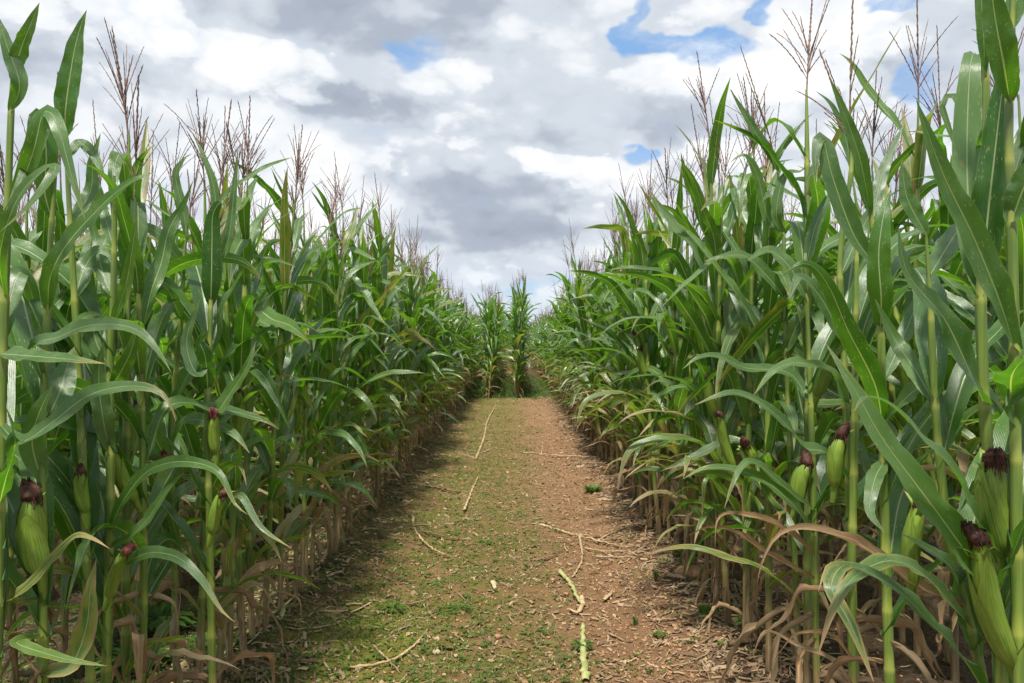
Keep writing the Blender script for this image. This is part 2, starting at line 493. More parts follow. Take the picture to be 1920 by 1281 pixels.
# ------------------------------------------------------------------ geometry buffers
class Geo:
    def __init__(self):
        self.V, self.Q, self.U, self.C, self.M = [], [], [], [], []
        self.n = 0

    def add(self, v, q, u=None, c=None, m=0):
        v = np.asarray(v, dtype=np.float64).reshape(-1, 3)
        q = np.asarray(q, dtype=np.int64).reshape(-1, 4)
        k = len(v)
        self.V.append(v)
        self.Q.append(q + self.n)
        self.U.append(np.zeros((k, 2)) if u is None else np.asarray(u, dtype=np.float64))
        if c is None:
            c = (0, 0, 0)
        c = np.asarray(c, dtype=np.float64)
        self.C.append(np.broadcast_to(c, (k, 3)).copy())
        self.M.append(np.full(len(q), m, dtype=np.int32))
        self.n += k

    def merge(self, g, mtx=None):
        if not g.V:
            return
        v, q, u, c, m = g.arrays()
        if mtx is not None:
            v = v @ mtx[:3, :3].T + mtx[:3, 3]
        self.V.append(v)
        self.Q.append(q + self.n)
        self.U.append(u)
        self.C.append(c)
        self.M.append(m)
        self.n += len(v)

    def arrays(self):
        if len(self.V) > 1:
            self.V = [np.concatenate(self.V)]
            self.Q = [np.concatenate(self.Q)]
            self.U = [np.concatenate(self.U)]
            self.C = [np.concatenate(self.C)]
            self.M = [np.concatenate(self.M)]
        return self.V[0], self.Q[0], self.U[0], self.C[0], self.M[0]

    def mesh(self, name, mats, smooth=True):
        v, q, u, c, mi = self.arrays()
        me = bpy.data.meshes.new(name)
        me.vertices.add(len(v))
        me.vertices.foreach_set('co', v.astype(np.float32).ravel())
        tri = q[:, 3] == q[:, 2]
        cnt = np.where(tri, 3, 4).astype(np.int32)
        start = np.concatenate([[0], np.cumsum(cnt)[:-1]]).astype(np.int32)
        keep = np.ones(q.shape, bool)
        keep[tri, 3] = False
        li = q[keep].astype(np.int32)
        me.loops.add(len(li))
        me.loops.foreach_set('vertex_index', li)
        me.polygons.add(len(q))
        me.polygons.foreach_set('loop_start', start)
        me.polygons.foreach_set('use_smooth', np.full(len(q), smooth))
        uvl = me.uv_layers.new(name='UVMap')
        uvl.data.foreach_set('uv', u[li].astype(np.float32).ravel())
        ca = me.color_attributes.new('wear', 'FLOAT_COLOR', 'POINT')
        c4 = np.concatenate([c, np.ones((len(c), 1))], axis=1)
        ca.data.foreach_set('color', c4.astype(np.float32).ravel())
        used = sorted(set(mi.tolist()))
        if len(used) == 1 and len(mats) > 1:
            me.materials.append(mats[used[0]])
        else:
            for m in mats:
                me.materials.append(m)
            me.polygons.foreach_set('material_index', mi)
        me.update(calc_edges=True)
        me.validate()
        return me


def link(name, me, parent=None):
    o = bpy.data.objects.new(name, me)
    sc.collection.objects.link(o)
    if parent is not None:
        o.parent = parent
    return o


def tag(o, label=None, cat=None, group=None, kind=None):
    if label:
        o['label'] = label
    if cat:
        o['category'] = cat
    if group:
        o['group'] = group
    if kind:
        o['kind'] = kind
    return o


def grid_quads(nr, nc, wrap=False):
    i = np.arange(nr - 1)[:, None]
    cc = nc if wrap else nc - 1
    j = np.arange(cc)[None, :]
    j2 = (j + 1) % nc
    a = i * nc + j
    b = i * nc + j2
    return np.stack([a, b, b + nc, a + nc], axis=-1).reshape(-1, 4)


def norm(a):
    return a / np.maximum(np.linalg.norm(a, axis=-1, keepdims=True), 1e-9)


def tube(geo, P, rad, sides=6, c=(0, 0, 0), m=0, flat=None, phase=0.0):
    P = np.asarray(P, float)
    n = len(P)
    rad = np.broadcast_to(np.asarray(rad, float), (n,))
    T = norm(np.gradient(P, axis=0))
    ref = np.array([0.0, 0.0, 1.0]) if abs(T[0][2]) < 0.9 else np.array([1.0, 0.0, 0.0])
    A = np.zeros_like(P)
    a = norm(np.cross(T[0], ref))
    for i in range(n):
        a = norm(a - T[i] * np.dot(a, T[i]))
        A[i] = a
    B = np.cross(T, A)
    th = np.linspace(0, 2 * PI, sides, endpoint=False) + phase
    ring = A[:, None, :] * np.cos(th)[None, :, None] + B[:, None, :] * np.sin(th)[None, :, None] * (flat or 1.0)
    V = P[:, None, :] + ring * rad[:, None, None]
    u = np.stack(np.broadcast_arrays(np.linspace(0, 1, sides)[None, :], np.linspace(0, 1, n)[:, None]), axis=-1).reshape(-1, 2)
    c = np.asarray(c, float)
    if c.ndim == 2:
        c = np.repeat(c, sides, axis=0)
    geo.add(V.reshape(-1, 3), grid_quads(n, sides, True), u, c, m)


def catmull(pts, n):
    P = np.asarray(pts, float)
    P = np.vstack([2 * P[0] - P[1], P, 2 * P[-1] - P[-2]])
    k = len(P) - 3
    d = np.linalg.norm(np.diff(P[1:-1], axis=0), axis=1)
    cum = np.concatenate([[0], np.cumsum(d)])
    s = np.linspace(0, cum[-1], n)
    out = []
    for x in s:
        i = min(int(np.searchsorted(cum, x, side='right') - 1), k - 1)
        t = (x - cum[i]) / max(d[i], 1e-9)
        p0, p1, p2, p3 = P[i], P[i + 1], P[i + 2], P[i + 3]
        out.append(0.5 * ((2 * p1) + (-p0 + p2) * t + (2 * p0 - 5 * p1 + 4 * p2 - p3) * t * t + (-p0 + 3 * p1 - 3 * p2 + p3) * t ** 3))
    return np.array(out)


def blade(geo, P, S, W, rng, across=6, fold=0.35, ripple=0.12, waves=4.0, dry=0.0, drytip=0.25, pale=0.0, curl=0.0, m=0):
    """a corn leaf: centreline P, sideways vectors S, greatest width W (full)"""
    n = len(P)
    T = norm(np.gradient(P, axis=0))
    S = norm(S - T * np.sum(S * T, axis=1, keepdims=True))
    N = np.cross(S, T)
    s = np.linspace(0, 1, n)
    prof = np.minimum(1, 0.50 + 0.5 * np.sin(np.clip(s / 0.34, 0, 1) * PI / 2)) * (1 - np.clip((s - 0.30) / 0.70, 0, 1) ** 1.9)
    prof = np.maximum(prof, 0.012)
    wd = W * 0.5 * prof
    jag1 = 1 + 0.022 * rng.normal(0, 1, n) + 0.05 * np.sin(s * rng.uniform(9, 20) + rng.uniform(0, 6))
    jag2 = 1 + 0.022 * rng.normal(0, 1, n) + 0.05 * np.sin(s * rng.uniform(9, 20) + rng.uniform(0, 6))
    a = np.linspace(-1, 1, across + 1)
    f = fold * (1.0 - 0.75 * np.clip(s / 0.5, 0, 1)) + 0.10 + curl * s + 0.8 * np.exp(-s / 0.05)
    ph1, ph2 = rng.uniform(0, 6.28), rng.uniform(0, 6.28)
    fr = 2 * PI * waves
    env = np.sin(np.clip(s * 1.05, 0, 1) * PI) ** 0.6
    w1 = (np.sin(fr * s + ph1) + 0.5 * np.sin(fr * 1.9 * s + ph2)) * env
    w2 = (np.sin(fr * 0.93 * s + ph2) + 0.5 * np.sin(fr * 2.1 * s + ph1)) * env
    V = np.zeros((n, across + 1, 3))
    for j, aa in enumerate(a):
        al = abs(aa)
        wv = (w1 if aa > 0 else w2) * ripple * al ** 2
        up = wd * (al * np.sin(f) + wv + curl * 0.8 * al ** 2)
        jg = 1 + ((jag1 if aa > 0 else jag2) - 1) * al ** 3
        sd = wd * aa * jg * np.cos(f * (1 + curl * al))
        V[:, j] = P + S * sd[:, None] + N * up[:, None]
    u = np.stack(np.broadcast_arrays(((a + 1) / 2)[None, :], s[:, None]), axis=-1).reshape(-1, 2)
    C = np.zeros((n, across + 1, 3))
    dr = dry + drytip * np.clip((s - 0.72) / 0.28, 0, 1) ** 1.5
    C[:, :, 0] = dr[:, None]
    C[:, :, 1] = rng.random()
    C[:, :, 2] = pale
    geo.add(V.reshape(-1, 3), grid_quads(n, across + 1), u, C.reshape(-1, 3), m)


def rot_about(v, axis, ang):
    """rotate rows of v about rows of axis by ang (n,)"""
    c, s = np.cos(ang)[:, None], np.sin(ang)[:, None]
    return v * c + np.cross(axis, v) * s + axis * np.sum(axis * v, axis=1, keepdims=True) * (1 - c)


def arch_leaf(geo, base, phi, L, W, a0, a1, rng, n=20, across=6, kink=None, power=1.3, drift=0.0, twist=0.0, wob=0.06, **kw):
    s = np.linspace(0, 1, n)
    th = a0 + (a1 - a0) * s ** power
    if kink is not None:
        ks, ka = kink
        th = th + ka * (1 / (1 + np.exp(-(s - ks) * 45)))
    if wob:
        th = th + wob * (np.sin(s * rng.uniform(7, 15) + rng.uniform(0, 6)) + 0.6 * np.sin(s * rng.uniform(16, 30) + rng.uniform(0, 6))) * np.clip(s * 3, 0, 1)
    th = np.minimum(th, R(178))
    ph = phi + drift * s
    if wob:
        ph = ph + wob * 1.3 * np.sin(s * rng.uniform(5, 12) + rng.uniform(0, 6)) * np.clip(s * 3, 0, 1)
    T = np.stack([np.sin(th) * np.cos(ph), np.sin(th) * np.sin(ph), np.cos(th)], axis=1)
    step = L / (n - 1)
    P = np.zeros((n, 3))
    P[0] = base
    for i in range(1, n):
        P[i] = P[i - 1] + (T[i - 1] + T[i]) * 0.5 * step
    S = np.stack([np.sin(ph), -np.cos(ph), np.zeros(n)], axis=1)
    S = rot_about(S, T, twist * s ** 1.4)
    blade(geo, P, S, W, rng, across=across, **kw)
    return P


# ------------------------------------------------------------------ parts of a corn plant
def stalk_path(H, rng, lean=None):
    lx, ly = (rng.normal(0, 0.035), rng.normal(0, 0.035)) if lean is None else lean
    bx, by = rng.normal(0, 0.02), rng.normal(0, 0.02)

    def f(z):
        t = z / H
        return np.array([lx * t + bx * math.sin(PI * t), ly * t + by * math.sin(PI * t), z])
    return f


def node_heights(H, n, rng):
    t = np.linspace(0, 1, n)
    z = 0.10 + (H - 0.36) * (0.75 * t + 0.25 * t ** 1.6)
    z[1:-1] += rng.normal(0, 0.012, n - 2)
    return z


def stalk_geo(f, H, zs, rng, sides=8, lod=0, dry_low=0.8):
    g = Geo()
    pts, rad, col = [], [], []
    r0 = rng.uniform(0.0125, 0.0155)
    rn = rng.random()

    def rz(z):
        t = z / H
        return r0 * (1.0 - 0.12 * t - 0.50 * t ** 3)

    def add(z, k, nd):
        pts.append(f(z))
        rad.append(rz(z) * k)
        col.append((max(0.0, dry_low * (1 - z / 0.72)) + 0.05, rn, nd))
    add(-0.03, 1.15, 0)
    if lod >= 2:
        for z in np.linspace(0.15, H, 7):
            add(z, 1, 0.1)
    else:
        last = -1.0
        for z in zs:
            if z - last < 0.118 or z > H - 0.02:
                continue
            last = z
            # a sheath swells up to its collar, then steps in; the node is a ring
            add(z - 0.055, 1.06, 0.0)
            add(z - 0.015, 1.09, 0.15)
            add(z - 0.002, 1.12, 0.6)
            add(z + 0.008, 0.99, 0.5)
            add(z + 0.05, 0.97, 0.10)
        add(H, 0.6, 0)
    tube(g, pts, rad, sides, np.array(col), 1)
    return g


def tassel_geo(f, H, rng, lod=0, length=0.42, nb=None, tan=False):
    g = Geo()
    b = f(H)
    t0 = norm(f(H) - f(H - 0.2))
    nb = nb or int(rng.integers(8, 15))
    if lod >= 2:
        nb = min(nb, 8)
    lean = norm(t0 + np.array([rng.normal(0, .10), rng.normal(0, .10), 0]))
    side = 4 if lod == 0 else 3
    step = 0.0085 if lod == 0 else (0.02 if lod == 1 else 0.12)

    def branch(p, d, L, r, bend):
        n = max(3, int(L / step))
        s = np.linspace(0, 1, n)
        drop = np.array([0, 0, -1.0])
        P = p + d * (s[:, None] * L) + drop * bend * L * (s[:, None] ** 2)
        hd = np.array([d[0], d[1], 0])
        P = P + hd * bend * 0.6 * L * (s[:, None] ** 2)
        if lod < 2:
            # spikelets: beads either side of the axis
            z = np.where(np.arange(n) % 2 == 0, 1.0, 0.66) * r * (1 - 0.35 * s) * rng.uniform(0.8, 1.2, n)
            z[: max(1, n // 9)] = r * 0.4
            z[-1] = r * 0.2
            off = norm(np.cross(d, [0.3, 0.2, 1.0]))
            P = P + off * (np.where((np.arange(n) // 2) % 2 == 0, 1, -1) * r * 0.22)[:, None]
        else:
            z = np.full(n, r * 0.8)
            z[-1] = r * 0.15
        tube(g, P, z, side, (0, 0, 0), 2, phase=rng.uniform(0, 3))
    tube(g, [b - t0 * 0.02, b + lean * 0.10], [0.0035, 0.0028], 4, (0, 0, 0), 2)
    tip = b + lean * 0.08
    branch(tip, lean, length - 0.08, 0.0042, 0.02)
    for k in range(nb):
        az_ = rng.uniform(0, 2 * PI)
        an = rng.uniform(R(8), R(34))
        d = norm(lean * math.cos(an) + np.array([math.cos(az_), math.sin(az_), 0]) * math.sin(an))
        p = b + lean * rng.uniform(0.02, 0.15)
        branch(p, d, rng.uniform(0.14, 0.27), 0.0025, rng.uniform(0.0, 0.22))
    return g


def ear_geo(base, d, L, r, rng, lod=0, open_tip=False, dry=0.0):
    """husk body plus overlapping husk sheets; returns husk, silk geometry"""
    g, sk = Geo(), Geo()
    d = norm(np.asarray(d, float))
    A = norm(np.cross(d, [0.2, 1.0, 0.1]))
    B = np.cross(d, A)
    n = 14 if lod < 2 else 5
    sides = 14 if lod == 0 else 6
    s = np.linspace(0, 1, n)
    prof = np.interp(s, [0, .08, .25, .5, .75, .9, 1.0], [.45, .78, .96, 1.0, .93, .70, .34])
    th = np.linspace(0, 2 * PI, sides, endpoint=False)
    bow = 0.05 * L * np.sin(s * PI)
    cen = base + d * (s[:, None] * L) + A * bow[:, None]
    rr = r * prof[:, None] * (1 + 0.02 * np.cos(th * 3 + rng.uniform(0, 6))[None, :] + 0.008 * np.cos(th * 7)[None, :])
    V = cen[:, None, :] + (A[None, None, :] * np.cos(th)[None, :, None] + B[None, None, :] * np.sin(th)[None, :, None]) * rr[:, :, None]
    u = np.stack(np.broadcast_arrays(np.linspace(0, 1, sides)[None, :], s[:, None]), axis=-1).reshape(-1, 2)
    C = np.zeros((n * sides, 3))
    C[:, 0] = dry + 0.35 * np.clip((u[:, 1] - 0.85) / 0.15, 0, 1)
    g.add(V.reshape(-1, 3), grid_quads(n, sides, True), u, C, 3)
    if lod < 2:
        for k in range(3 if lod else 5):
            c0 = rng.uniform(0, 2 * PI)
            hi = rng.uniform(0.75, 1.12)
            m = 7
            t = np.linspace(0, 1, 12)
            span = 1.5 * (1 - t ** 3) + 0.05
            aa = np.linspace(-1, 1, m)
            an = c0 + aa[None, :] * span[:, None] * 0.95
            pr = np.interp(t * hi, [0, .08, .25, .5, .75, .9, 1.0, 1.2], [.50, .83, 1.0, 1.04, .97, .77, .50, .5])
            rad = r * pr * (1.015 + 0.016 * k) + 0.004 * t ** 6 * rng.uniform(0, 2)
            cc = base + d * (t[:, None] * L * hi) + A * (0.05 * L * np.sin(np.minimum(t * hi, 1) * PI))[:, None]
            V = cc[:, None, :] + (A * np.cos(an)[:, :, None] + B * np.sin(an)[:, :, None]) * (rad[:, None] * (1 + 0.05 * np.abs(aa)[None, :] ** 3))[:, :, None]
            u = np.stack(np.broadcast_arrays(((aa + 1) / 2 * 0.6 + k * 0.17)[None, :], t[:, None]), axis=-1).reshape(-1, 2)
            C = np.zeros((12 * m, 3))
            C[:, 0] = dry + 0.45 * np.clip((u[:, 1] - 0.8) / 0.2, 0, 1) * rng.uniform(0.3, 1)
            g.add(V.reshape(-1, 3), grid_quads(12, m), u, C, 3)
    # shank to the stalk
    tube(g, [base - d * 0.05, base - d * 0.01, base + d * 0.02], [0.008, 0.012, r * 0.45], 6, (0, 0, 0), 3)
    tip = cen[-1] - d * 0.012
    # silk: a matted core under a shag of strands
    sr = r * 0.70
    sl = rng.uniform(2.2, 3.8)
    m = 8
    s = np.linspace(0, 1, m)
    pr = np.sin(np.clip(s * 0.80 + 0.20, 0, 1) * PI) ** 0.75 * 1.1
    droop = norm(np.array([rng.normal(0, 1), rng.normal(0, 1), -0.2]))
    cc = tip + d * (s[:, None] * sr * sl) + droop * (s[:, None] ** 2 * sr * 1.3)
    ns = 9 if lod == 0 else 5
    th = np.linspace(0, 2 * PI, ns, endpoint=False)
    jit = 1 + rng.normal(0, 0.10, (m, ns))
    V = cc[:, None, :] + (A * np.cos(th)[None, :, None] + B * np.sin(th)[None, :, None]) * (sr * pr[:, None] * jit)[:, :, None]
    sk.add(V.reshape(-1, 3), grid_quads(m, ns, True), None, (0, 0, 0), 4)
    if lod == 0:
        for k in range(3):                                       # loose husk tips
            ph_ = rng.uniform(0, 2 * PI)
            o = A * math.cos(ph_) + B * math.sin(ph_)
            b0 = cen[-3] + o * r * 0.6
            Lh = rng.uniform(0.03, 0.065)
            Pq = catmull([b0, b0 + d * Lh * .5 + o * .006, b0 + d * Lh * .85 + o * Lh * rng.uniform(.2, .7)], 8)
            blade(g, Pq, np.tile(np.cross(o, d), (8, 1)), r * 0.9, rng, across=4, fold=.5, ripple=.15, dry=rng.uniform(.0, .5), drytip=.6, m=3)
        for k in range(190):
            az_ = rng.uniform(0, 2 * PI)
            o = A * math.cos(az_) + B * math.sin(az_)
            hgt = sl * 0.95 * rng.random() ** 0.7
            wr = 0.3 + 0.7 * math.cos(min(1.0, hgt / sl) * PI / 2)
            p0 = tip + d * sr * hgt + droop * ((hgt / sl) ** 2 * sr * 1.3) + o * sr * 0.50 * wr
            p1 = p0 + o * sr * rng.uniform(0.35, 0.62) * wr + d * sr * rng.uniform(-0.3, 0.5)
            p2 = p1 + o * sr * rng.uniform(-0.1, 0.22) - d * sr * rng.uniform(0.5, 1.6) + rng.normal(0, sr * .14, 3)
            tube(sk, catmull([p0, p1, p2], 5), [0.0014, 0.0014, 0.0013, 0.001, 0.0004], 3, (0, 0, 0), 4)
    return g, sk


def plant_parts(seed, lod=0, H=2.06, ear=None, green_low=False, style=None):
    """returns list of (name, Geo, sub-list)"""
    rng = np.random.default_rng(seed)
    H = H * rng.uniform(0.95, 1.05)
    f = stalk_path(H, rng)
    n = int(rng.integers(17, 20))
    zs = node_heights(H, n, rng)
    phi0 = rng.normal(0, 0.15)
    out = [('stalk', stalk_geo(f, H, zs, rng, (8, 6, 3)[lod], lod), [])]
    nseg, acr = ((26, 6), (14, 4), (9, 2))[lod]
    for i, z in enumerate(zs):
        t = z / H
        phi = phi0 + PI * i + rng.normal(0, R(24))
        base = f(z)
        kw = dict(n=nseg, across=acr)
        g = Geo()
        dead = z < 0.22 or (z < 0.50 and rng.random() < 0.38)
        if dead:                                                # dead and shrivelled
            for rep_ in range(1):
                L = rng.uniform(0.22, 0.52)
                hang = rng.random() < 0.55
                g1 = Geo()
                arch_leaf(g1, base, phi + rep_ * 1.7, L, rng.uniform(0.018, 0.042),
                          rng.uniform(R(60), R(120)) if hang else rng.uniform(R(20), R(55)), rng.uniform(R(150), R(178)) if hang else rng.uniform(R(120), R(175)), rng,
                          power=rng.uniform(0.25, 0.5) if hang else rng.uniform(0.5, 1.3), twist=rng.uniform(-4, 4), drift=rng.uniform(-1.5, 1.5), wob=rng.uniform(0.15, 0.5),
                          fold=0.9, ripple=0.5, waves=rng.uniform(3, 7), dry=rng.uniform(0.5, 1.05), curl=rng.uniform(0.3, 1.0), **kw)
                if rep_ == 0:
                    g = g1
                else:
                    out.append(('leaf', g1, []))
        else:
            bell = math.exp(-((t - 0.54) / 0.36) ** 2)
            L = (0.40 + 0.34 * bell) * rng.uniform(0.88, 1.12)
            W = (0.038 + 0.036 * bell) * rng.uniform(0.88, 1.12)
            if t > 0.74:
                L *= 0.95
                a0, a1 = rng.uniform(R(10), R(28)), rng.uniform(R(25), R(100))
            elif t > 0.42:
                a0, a1 = rng.uniform(R(8), R(26)), rng.uniform(R(45), R(158))
            else:
                a0, a1 = rng.uniform(R(18), R(42)), rng.uniform(R(90), R(172))
            kink = None
            if rng.random() < 0.36:
                kink = (rng.uniform(0.3, 0.75), rng.uniform(R(50), R(125)))
                a1 = a0 + (a1 - a0) * 0.3
            old = max(0.0, 1 - (z - 0.40) / 0.50)
            dry = old * rng.uniform(0.15, 0.75) + rng.uniform(0, 0.15)
            if rng.random() < 0.07:
                dry += 0.3
            arch_leaf(g, base, phi, L, W, a0, a1, rng, kink=kink, power=rng.uniform(0.9, 2.0),
                      drift=rng.normal(0, 0.5), twist=rng.normal(0, 1.1), wob=rng.uniform(0.02, 0.14), fold=rng.uniform(0.25, 0.6),
                      ripple=rng.uniform(0.06, 0.22), waves=rng.uniform(2.5, 5.5), dry=dry,
                      drytip=rng.uniform(0.1, 0.5), pale=(-rng.uniform(0.1, 0.5) if rng.random() < 0.3 else max(0, rng.normal(0.05, 0.15)) + (0.15 if t > 0.8 else 0)), **kw)
        out.append(('leaf', g, []))
    for q in range(3 if lod < 2 else 1):                        # low green and yellowing leaves
        z = rng.uniform(0.25, 0.80)
        g = Geo()
        arch_leaf(g, f(z), phi0 + rng.choice([0, PI]) + rng.normal(0, 0.9), rng.uniform(0.38, 0.62), rng.uniform(0.034, 0.056), rng.uniform(R(20), R(50)), rng.uniform(R(110), R(172)), rng,
                  power=rng.uniform(0.7, 1.6), drift=rng.normal(0, 0.6), twist=rng.normal(0, 1.3), wob=rng.uniform(0.05, 0.2), fold=0.4, ripple=0.2, waves=4,
                  dry=rng.uniform(0.0, 0.42), drytip=rng.uniform(0.2, 0.6), n=nseg, across=acr)
        out.append(('leaf', g, []))
    out.append(('tassel', tassel_geo(f, H, rng, lod, rng.uniform(0.33, 0.47)), []))
    has = ear if ear is not None else rng.random() < 0.75
    if has:
        k = int(np.argmin(np.abs(zs - rng.uniform(0.88, 1.12))))
        b = f(zs[k])
        ph = phi0 + PI * k + rng.normal(0, 0.3)
        tl = rng.uniform(R(12), R(24))
        d = np.array([math.sin(tl) * math.cos(ph), math.sin(tl) * math.sin(ph), math.cos(tl)])
        h, s = ear_geo(b + d * 0.05 + np.array([math.cos(ph), math.sin(ph), 0]) * 0.012, d, rng.uniform(0.17, 0.23), rng.uniform(0.018, 0.0235), rng, lod, dry=rng.uniform(0, .2))
        out.append(('ear', h, [('silk', s)]))
    return out


def build_plant(parts, merge_leaves=False):
    """one Empty with its parts as meshes of their own"""
    root = bpy.data.objects.new('corn_plant', None)
    root.empty_display_size = 0.1
    sc.collection.objects.link(root)
    if merge_leaves:
        fol = Geo()
        rest = []
        for nm, g, sub in parts:
            if nm == 'leaf':
                fol.merge(g)
            else:
                rest.append((nm, g, sub))
        parts = rest + [('foliage', fol, [])]
    for nm, g, sub in parts:
        o = link(nm, g.mesh(nm, MATS), root)
        for sn, sg in sub:
            link(sn, sg.mesh(sn, MATS), o)
    return root


def copy_tree(o, parent=None):
    c = o.copy()
    sc.collection.objects.link(c)
    c.parent = parent
    for ch in KIDS[o]:
        copy_tree(ch, c)
    return c


def index_kids(o):
    KIDS[o] = list(o.children)
    for ch in KIDS[o]:
        index_kids(ch)


KIDS = {}


# ------------------------------------------------------------------ ground
def vnoise(x, y, seed):
    """value noise on arrays"""
    xi, yi = np.floor(x).astype(np.int64), np.floor(y).astype(np.int64)
    xf, yf = x - xi, y - yi
    xf, yf = xf * xf * (3 - 2 * xf), yf * yf * (3 - 2 * yf)

    def h(a, b):
        k = (a * 374761393 + b * 668265263 + seed * 1274126177) & 0xffffffff
        k = ((k ^ (k >> 13)) * 1274126177) & 0xffffffff
        return ((k ^ (k >> 16)) & 0xffff) / 65535.0
    return (h(xi, yi) * (1 - xf) + h(xi + 1, yi) * xf) * (1 - yf) + (h(xi, yi + 1) * (1 - xf) + h(xi + 1, yi + 1) * xf) * yf


def ground_z(x, y):
    x, y = np.asarray(x, float), np.asarray(y, float)
    near = np.clip((30 - y) / 8, 0, 1) * np.clip((8 - np.abs(x)) / 3, 0, 1)
    z = 0.050 * (vnoise(x * 1.3, y * 1.3, 1) - .5) + 0.030 * (vnoise(x * 4, y * 4, 2) - .5) + 0.018 * (vnoise(x * 13, y * 13, 3) - .5) + 0.012 * (vnoise(x * 31, y * 31, 4) - .5)
    ridge = 0.035 * np.exp(-((x + 1.26) / 0.22) ** 2) + 0.035 * np.exp(-((x - 1.12) / 0.22) ** 2)
    rut = -0.028 * np.exp(-((x + 0.62 + 0.06 * np.sin(y * .7)) / 0.16) ** 2) - 0.028 * np.exp(-((x - 0.56 + 0.05 * np.sin(y * .6 + 1)) / 0.16) ** 2)
    return (z + ridge + rut) * near


def build_ground():
    xs = np.concatenate([-np.geomspace(1800, 3.3, 26), np.arange(-3.2, 3.2, 0.035), np.geomspace(3.3, 1800, 26)])
    ys = np.concatenate([[-1800, -600, -200, -60, -20, -6, -2, 0, 1.0, 1.5], np.arange(2.0, 10, 0.035), np.arange(10, 22, 0.08), np.geomspace(22.2, 2600, 40)])
    X, Y = np.meshgrid(xs, ys)
    Z = ground_z(X, Y)
    g = Geo()
    g.add(np.stack([X, Y, Z], -1).reshape(-1, 3), grid_quads(len(ys), len(xs)), None, None, 0)
    o = link('ground', g.mesh('ground', [M_SOIL]))
    tag(o, kind='structure')
    return o


build_ground()


def build_hill():
    rng = np.random.default_rng(5)
    g = Geo()
    xs = np.linspace(-900, 900, 420)
    rows = []
    for r, (y, hz) in enumerate([(560, -1), (600, 10), (660, 15), (720, 17), (900, 14)]):
        z = hz + (0 if r == 0 else 1) * ((vnoise(xs / 120, xs * 0 + r, 11) - .5) * 8 + (vnoise(xs / 14, xs * 0 + r, 12) - .5) * 5 + (vnoise(xs / 4, xs * 0, 13 + r) - .5) * 3.0)
        rows.append(np.stack([xs, np.full_like(xs, y), z], -1))
    g.add(np.concatenate(rows), grid_quads(5, len(xs)), None, None, 0)
    o = link('distant_hills', g.mesh('distant_hills', [M_HILL]))
    tag(o, kind='structure')


build_hill()


# ------------------------------------------------------------------ pixel -> point (at a chosen real distance)
def at(px, py, d):
    return np.array([(px - 960) / F * d, d, CAM_H - (py - HZ) / F * d])


def on_ground(px, py, h=0.0):
    d = (CAM_H - h) * F / (py - HZ)
    x = (px - 960) / F * d
    return np.array([x, d, float(ground_z(x, d)) + h])


# ------------------------------------------------------------------ the big foreground plants, each set at its own distance
HERO_POS = []


